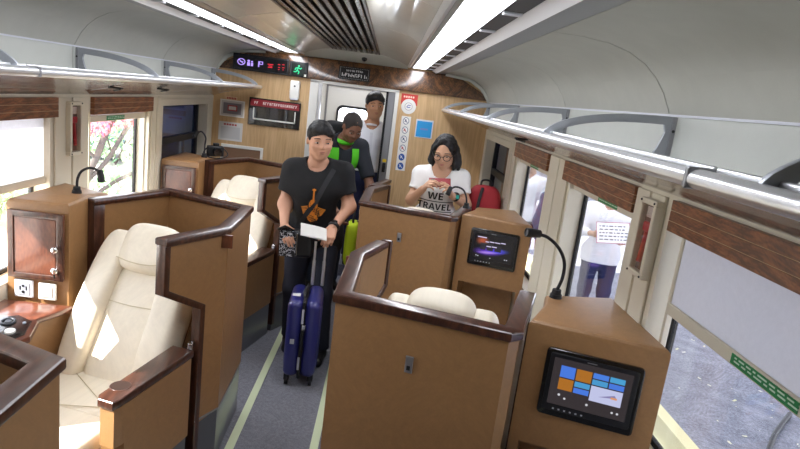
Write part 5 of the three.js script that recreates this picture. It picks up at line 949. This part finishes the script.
{ // ---- the man in uniform in the doorway
  const S = 1.71, J = standing(S); J.headRot = [0.12, 0.0, 0.05]; J.headC = [0.01, 1.615, 0.03];
  const p = person('person', 'man in a white uniform shirt and dark trousers standing in the doorway', [-0.165, 0.12, -5.93], 0.12, { S, J, hands: hangHands(J, S), cell: 0.012, hh: 0.258, skin: 0xb98765, top: cloth(0xe4e4ea), bottom: cloth(0x23284a), hair: 'short', sleeve: 0.7, hem: 0.07, belt: true, collarOpen: true, topName: 'uniform_shirt', fat: 0.98 });
  part('chest_pocket', clothPrint(p.shirtField, 0.045, 0.13, 1.2, 1.3, 6, 0.006), cloth(0xdadae2, 0.85, { side: THREE.DoubleSide }), p.shirt);
  part('button_strip', clothPrint(p.shirtField, -0.014, 0.014, 1.04, 1.36, 8, 0.005), cloth(0xd6d6dd, 0.85, { side: THREE.DoubleSide }), p.shirt);
  part('belt_buckle', bx(0.04, 0.03, 0.012, 0, 0.53 * S + 0.085, 0.142, 0.004), M.chrome, p.t);
  // ---- the man in the black and lime vest, bending over
  const S2 = 1.74, K = standing(S2, { lean: 0.36 }); K.headC = [K.headC[0], K.headC[1] - 0.02, K.headC[2] + 0.06]; K.headRot = [-0.1, 0.55, 0];
  K.el = [[-0.25, 1.02, 0.32], [0.25, 1.02, 0.32]]; K.wr = [[-0.16, 0.86, 0.48], [0.16, 0.86, 0.48]];
  const m2 = [-0.47, 0, -5.38], r2 = 0.55;
  const v = person('person', 'man in a black and lime jacket bending forward in the doorway', m2, r2, { S: S2, J: K, hands: [0, 1].map((i) => handPrims(K.wr[i], [i ? -0.2 : 0.2, -0.8, 0.5], [i ? -1 : 1, 0, 0.2], [0, 0.4, 1], 0.5)), cell: 0.012, hh: 0.24, skin: 0x7a5340, top: cloth(0x1b1f28, 0.8), bottom: cloth(0x1c2233), hair: 'cropped', hairMat: std(0x2c2623, 0.8), sleeve: 0.75, hem: -0.1, topName: 'jacket', fat: 1.05 });
  const lime = cloth(0x56c81f, 0.7, { side: THREE.DoubleSide });
  part('lime_panel', clothPrint(v.shirtField, -0.19, -0.07, 0.98, 1.36, 14, 0.007), lime, v.shirt);
  part('lime_panel', clothPrint(v.shirtField, 0.06, 0.13, 1.05, 1.36, 14, 0.007), lime, v.shirt);
  part('lime_collar', new THREE.TorusGeometry(0.075, 0.02, 8, 24).rotateX(Math.PI / 2 + 0.3).translate(K.neck[0], K.neck[1] + 0.005, K.neck[2] + 0.01), lime, v.t);
  const bp = thing('black_backpack', 'black backpack on the back of the man in the lime jacket', 'backpack', m2, r2);
  const bk = (g) => g.rotateX(0.36).translate(0, 1.27, 0.0);
  part('pack', bk(pillow(0.26, 0.4, 0.14, 4, 14).translate(0.06, 0.04, -0.185)), cloth(0x121316, 0.8), bp);
  part('pocket', bk(pillow(0.2, 0.2, 0.06, 4, 12).translate(0.06, -0.03, -0.25)), cloth(0x0e0f12, 0.8), bp);
  for (const s of [-1, 1]) part('strap', bk(tube([[s * 0.1 + 0.05, 0.2, -0.2], [s * 0.12, 0.235, -0.05], [s * 0.12, 0.15, 0.1]], 0.014, 14, 8)), M.black, bp);
  const lb = thing('lime_bag', 'lime yellow carry bag hanging behind the man with the suitcase', 'bag', [-0.2, 0.36, -5.02]);
  part('pack', pillow(0.12, 0.4, 0.22, 4, 14).translate(0, 0.2, 0), cloth(0xc4dc20, 0.7), lb);
  part('grip', tube([[0, 0.38, 0.06], [0, 0.47, 0.03], [0, 0.47, -0.03], [0, 0.38, -0.06]], 0.01, 16, 8), M.black, lb);
  part('side_band', bx(0.124, 0.4, 0.012, 0, 0.2, 0.0, 0.004), M.black, lb);
}
{ // ---- people on the platform
  const arms = (J, e0, w0, e1, w1) => { J.el = [e0, e1]; J.wr = [w0, w1]; return J; };
  const S = 1.7, A = arms(standing(S), [-0.27, 1.12, 0.06], [-0.14, 1.14, 0.27], [0.27, 1.12, 0.06], [0.16, 1.1, 0.27]); A.headRot = [-0.2, 0.3, 0];
  const at = [2.47, GR, -6.2];
  person('person', 'person in a white shirt and navy trousers holding a paper outside the right window', at, -0.25, { S, J: A, hands: [handPrims(A.wr[0], [0.5, 0.2, 0.8], [0.8, 0, -0.5], [0, 1, 0.2], 0.6), handPrims(A.wr[1], [-0.5, 0.2, 0.8], [-0.8, 0, -0.5], [0, 1, 0.2], 0.6)], cell: 0.014, skin: 0xb5896e, top: cloth(0xeceaf0), bottom: cloth(0x1d2350), sleeve: 1.6, hem: -0.1, fat: 1.06, collarOpen: true, topName: 'shirt' });
  const pap = thing('paper_sheet', 'printed paper sheet held by the white-shirted person outside', 'paper', [at[0] - 0.06, GR + 1.2, at[2] + 0.36], -0.25); pap.rotation.x = -0.5;
  const print = canvas(256, 180, (g, w, h) => { g.fillStyle = '#efecee'; g.fillRect(0, 0, w, h); g.strokeStyle = '#b06a7a'; g.lineWidth = 6; g.strokeRect(3, 3, w - 6, h - 6); g.fillStyle = '#5a5a6a'; let z = 4; const r = () => { z = (z * 16807) % 2147483647; return z / 2147483647; }; for (let i = 0; i < 5; i++) { let x = 24; while (x < 220) { const l = 10 + r() * 26; g.fillRect(x, 30 + i * 28, l, 10); x += l + 10; } } });
  part('sheet', new THREE.BoxGeometry(0.33, 0.23, 0.002), printMat(print), pap);
  const B = standing(1.68); B.headRot = [0.5, 0.2, 0]; B.el[1] = [0.26, 1.08, 0.1]; B.wr[1] = [0.12, 1.16, 0.26];
  person('person', 'person in a grey-blue jacket and jeans beside the white-shirted person outside', [2.12, GR, -6.85], 0.4, { S: 1.68, J: B, hands: [hangHands(B, 1.68)[0], handPrims(B.wr[1], [-0.6, 0.4, 0.7], [-0.6, 0, -0.7], [0, 1, 0], 0.5)], cell: 0.014, skin: 0xb0846a, top: cloth(0x56617c), bottom: cloth(0x4a5878), sleeve: 1.75, hem: -0.12, topName: 'jacket' });
  const C = standing(1.72); C.headRot = [-0.5, 0.1, 0]; C.el[0] = [-0.27, 1.12, 0.08]; C.wr[0] = [-0.1, 1.2, 0.24];
  person('person', 'person in a white top and dark trousers outside the farther right window', [2.03, GR, -8.1], -0.6, { S: 1.72, J: C, hands: [handPrims(C.wr[0], [0.6, 0.4, 0.7], [0.6, 0, -0.7], [0, 1, 0], 0.6), hangHands(C, 1.72)[1]], cell: 0.014, skin: 0xa87a60, top: cloth(0xe2e2ea), bottom: cloth(0x1c1f33), sleeve: 0.8, hem: -0.08, topName: 'shirt', fat: 1.08 });
  const D = standing(1.66);
  person('person', 'person in a dark blue outfit standing farthest along the platform', [1.86, GR, -9.2], 0.2, { S: 1.66, J: D, hands: hangHands(D, 1.66), cell: 0.014, skin: 0xa87a60, top: cloth(0x262d4d), bottom: cloth(0x20263f), sleeve: 1.7, hem: -0.12, topName: 'jacket' });
}
scene.traverse((o) => { if (o.isMesh) { o.castShadow = true; o.receiveShadow = true; } });
renderer.render(scene, camera);
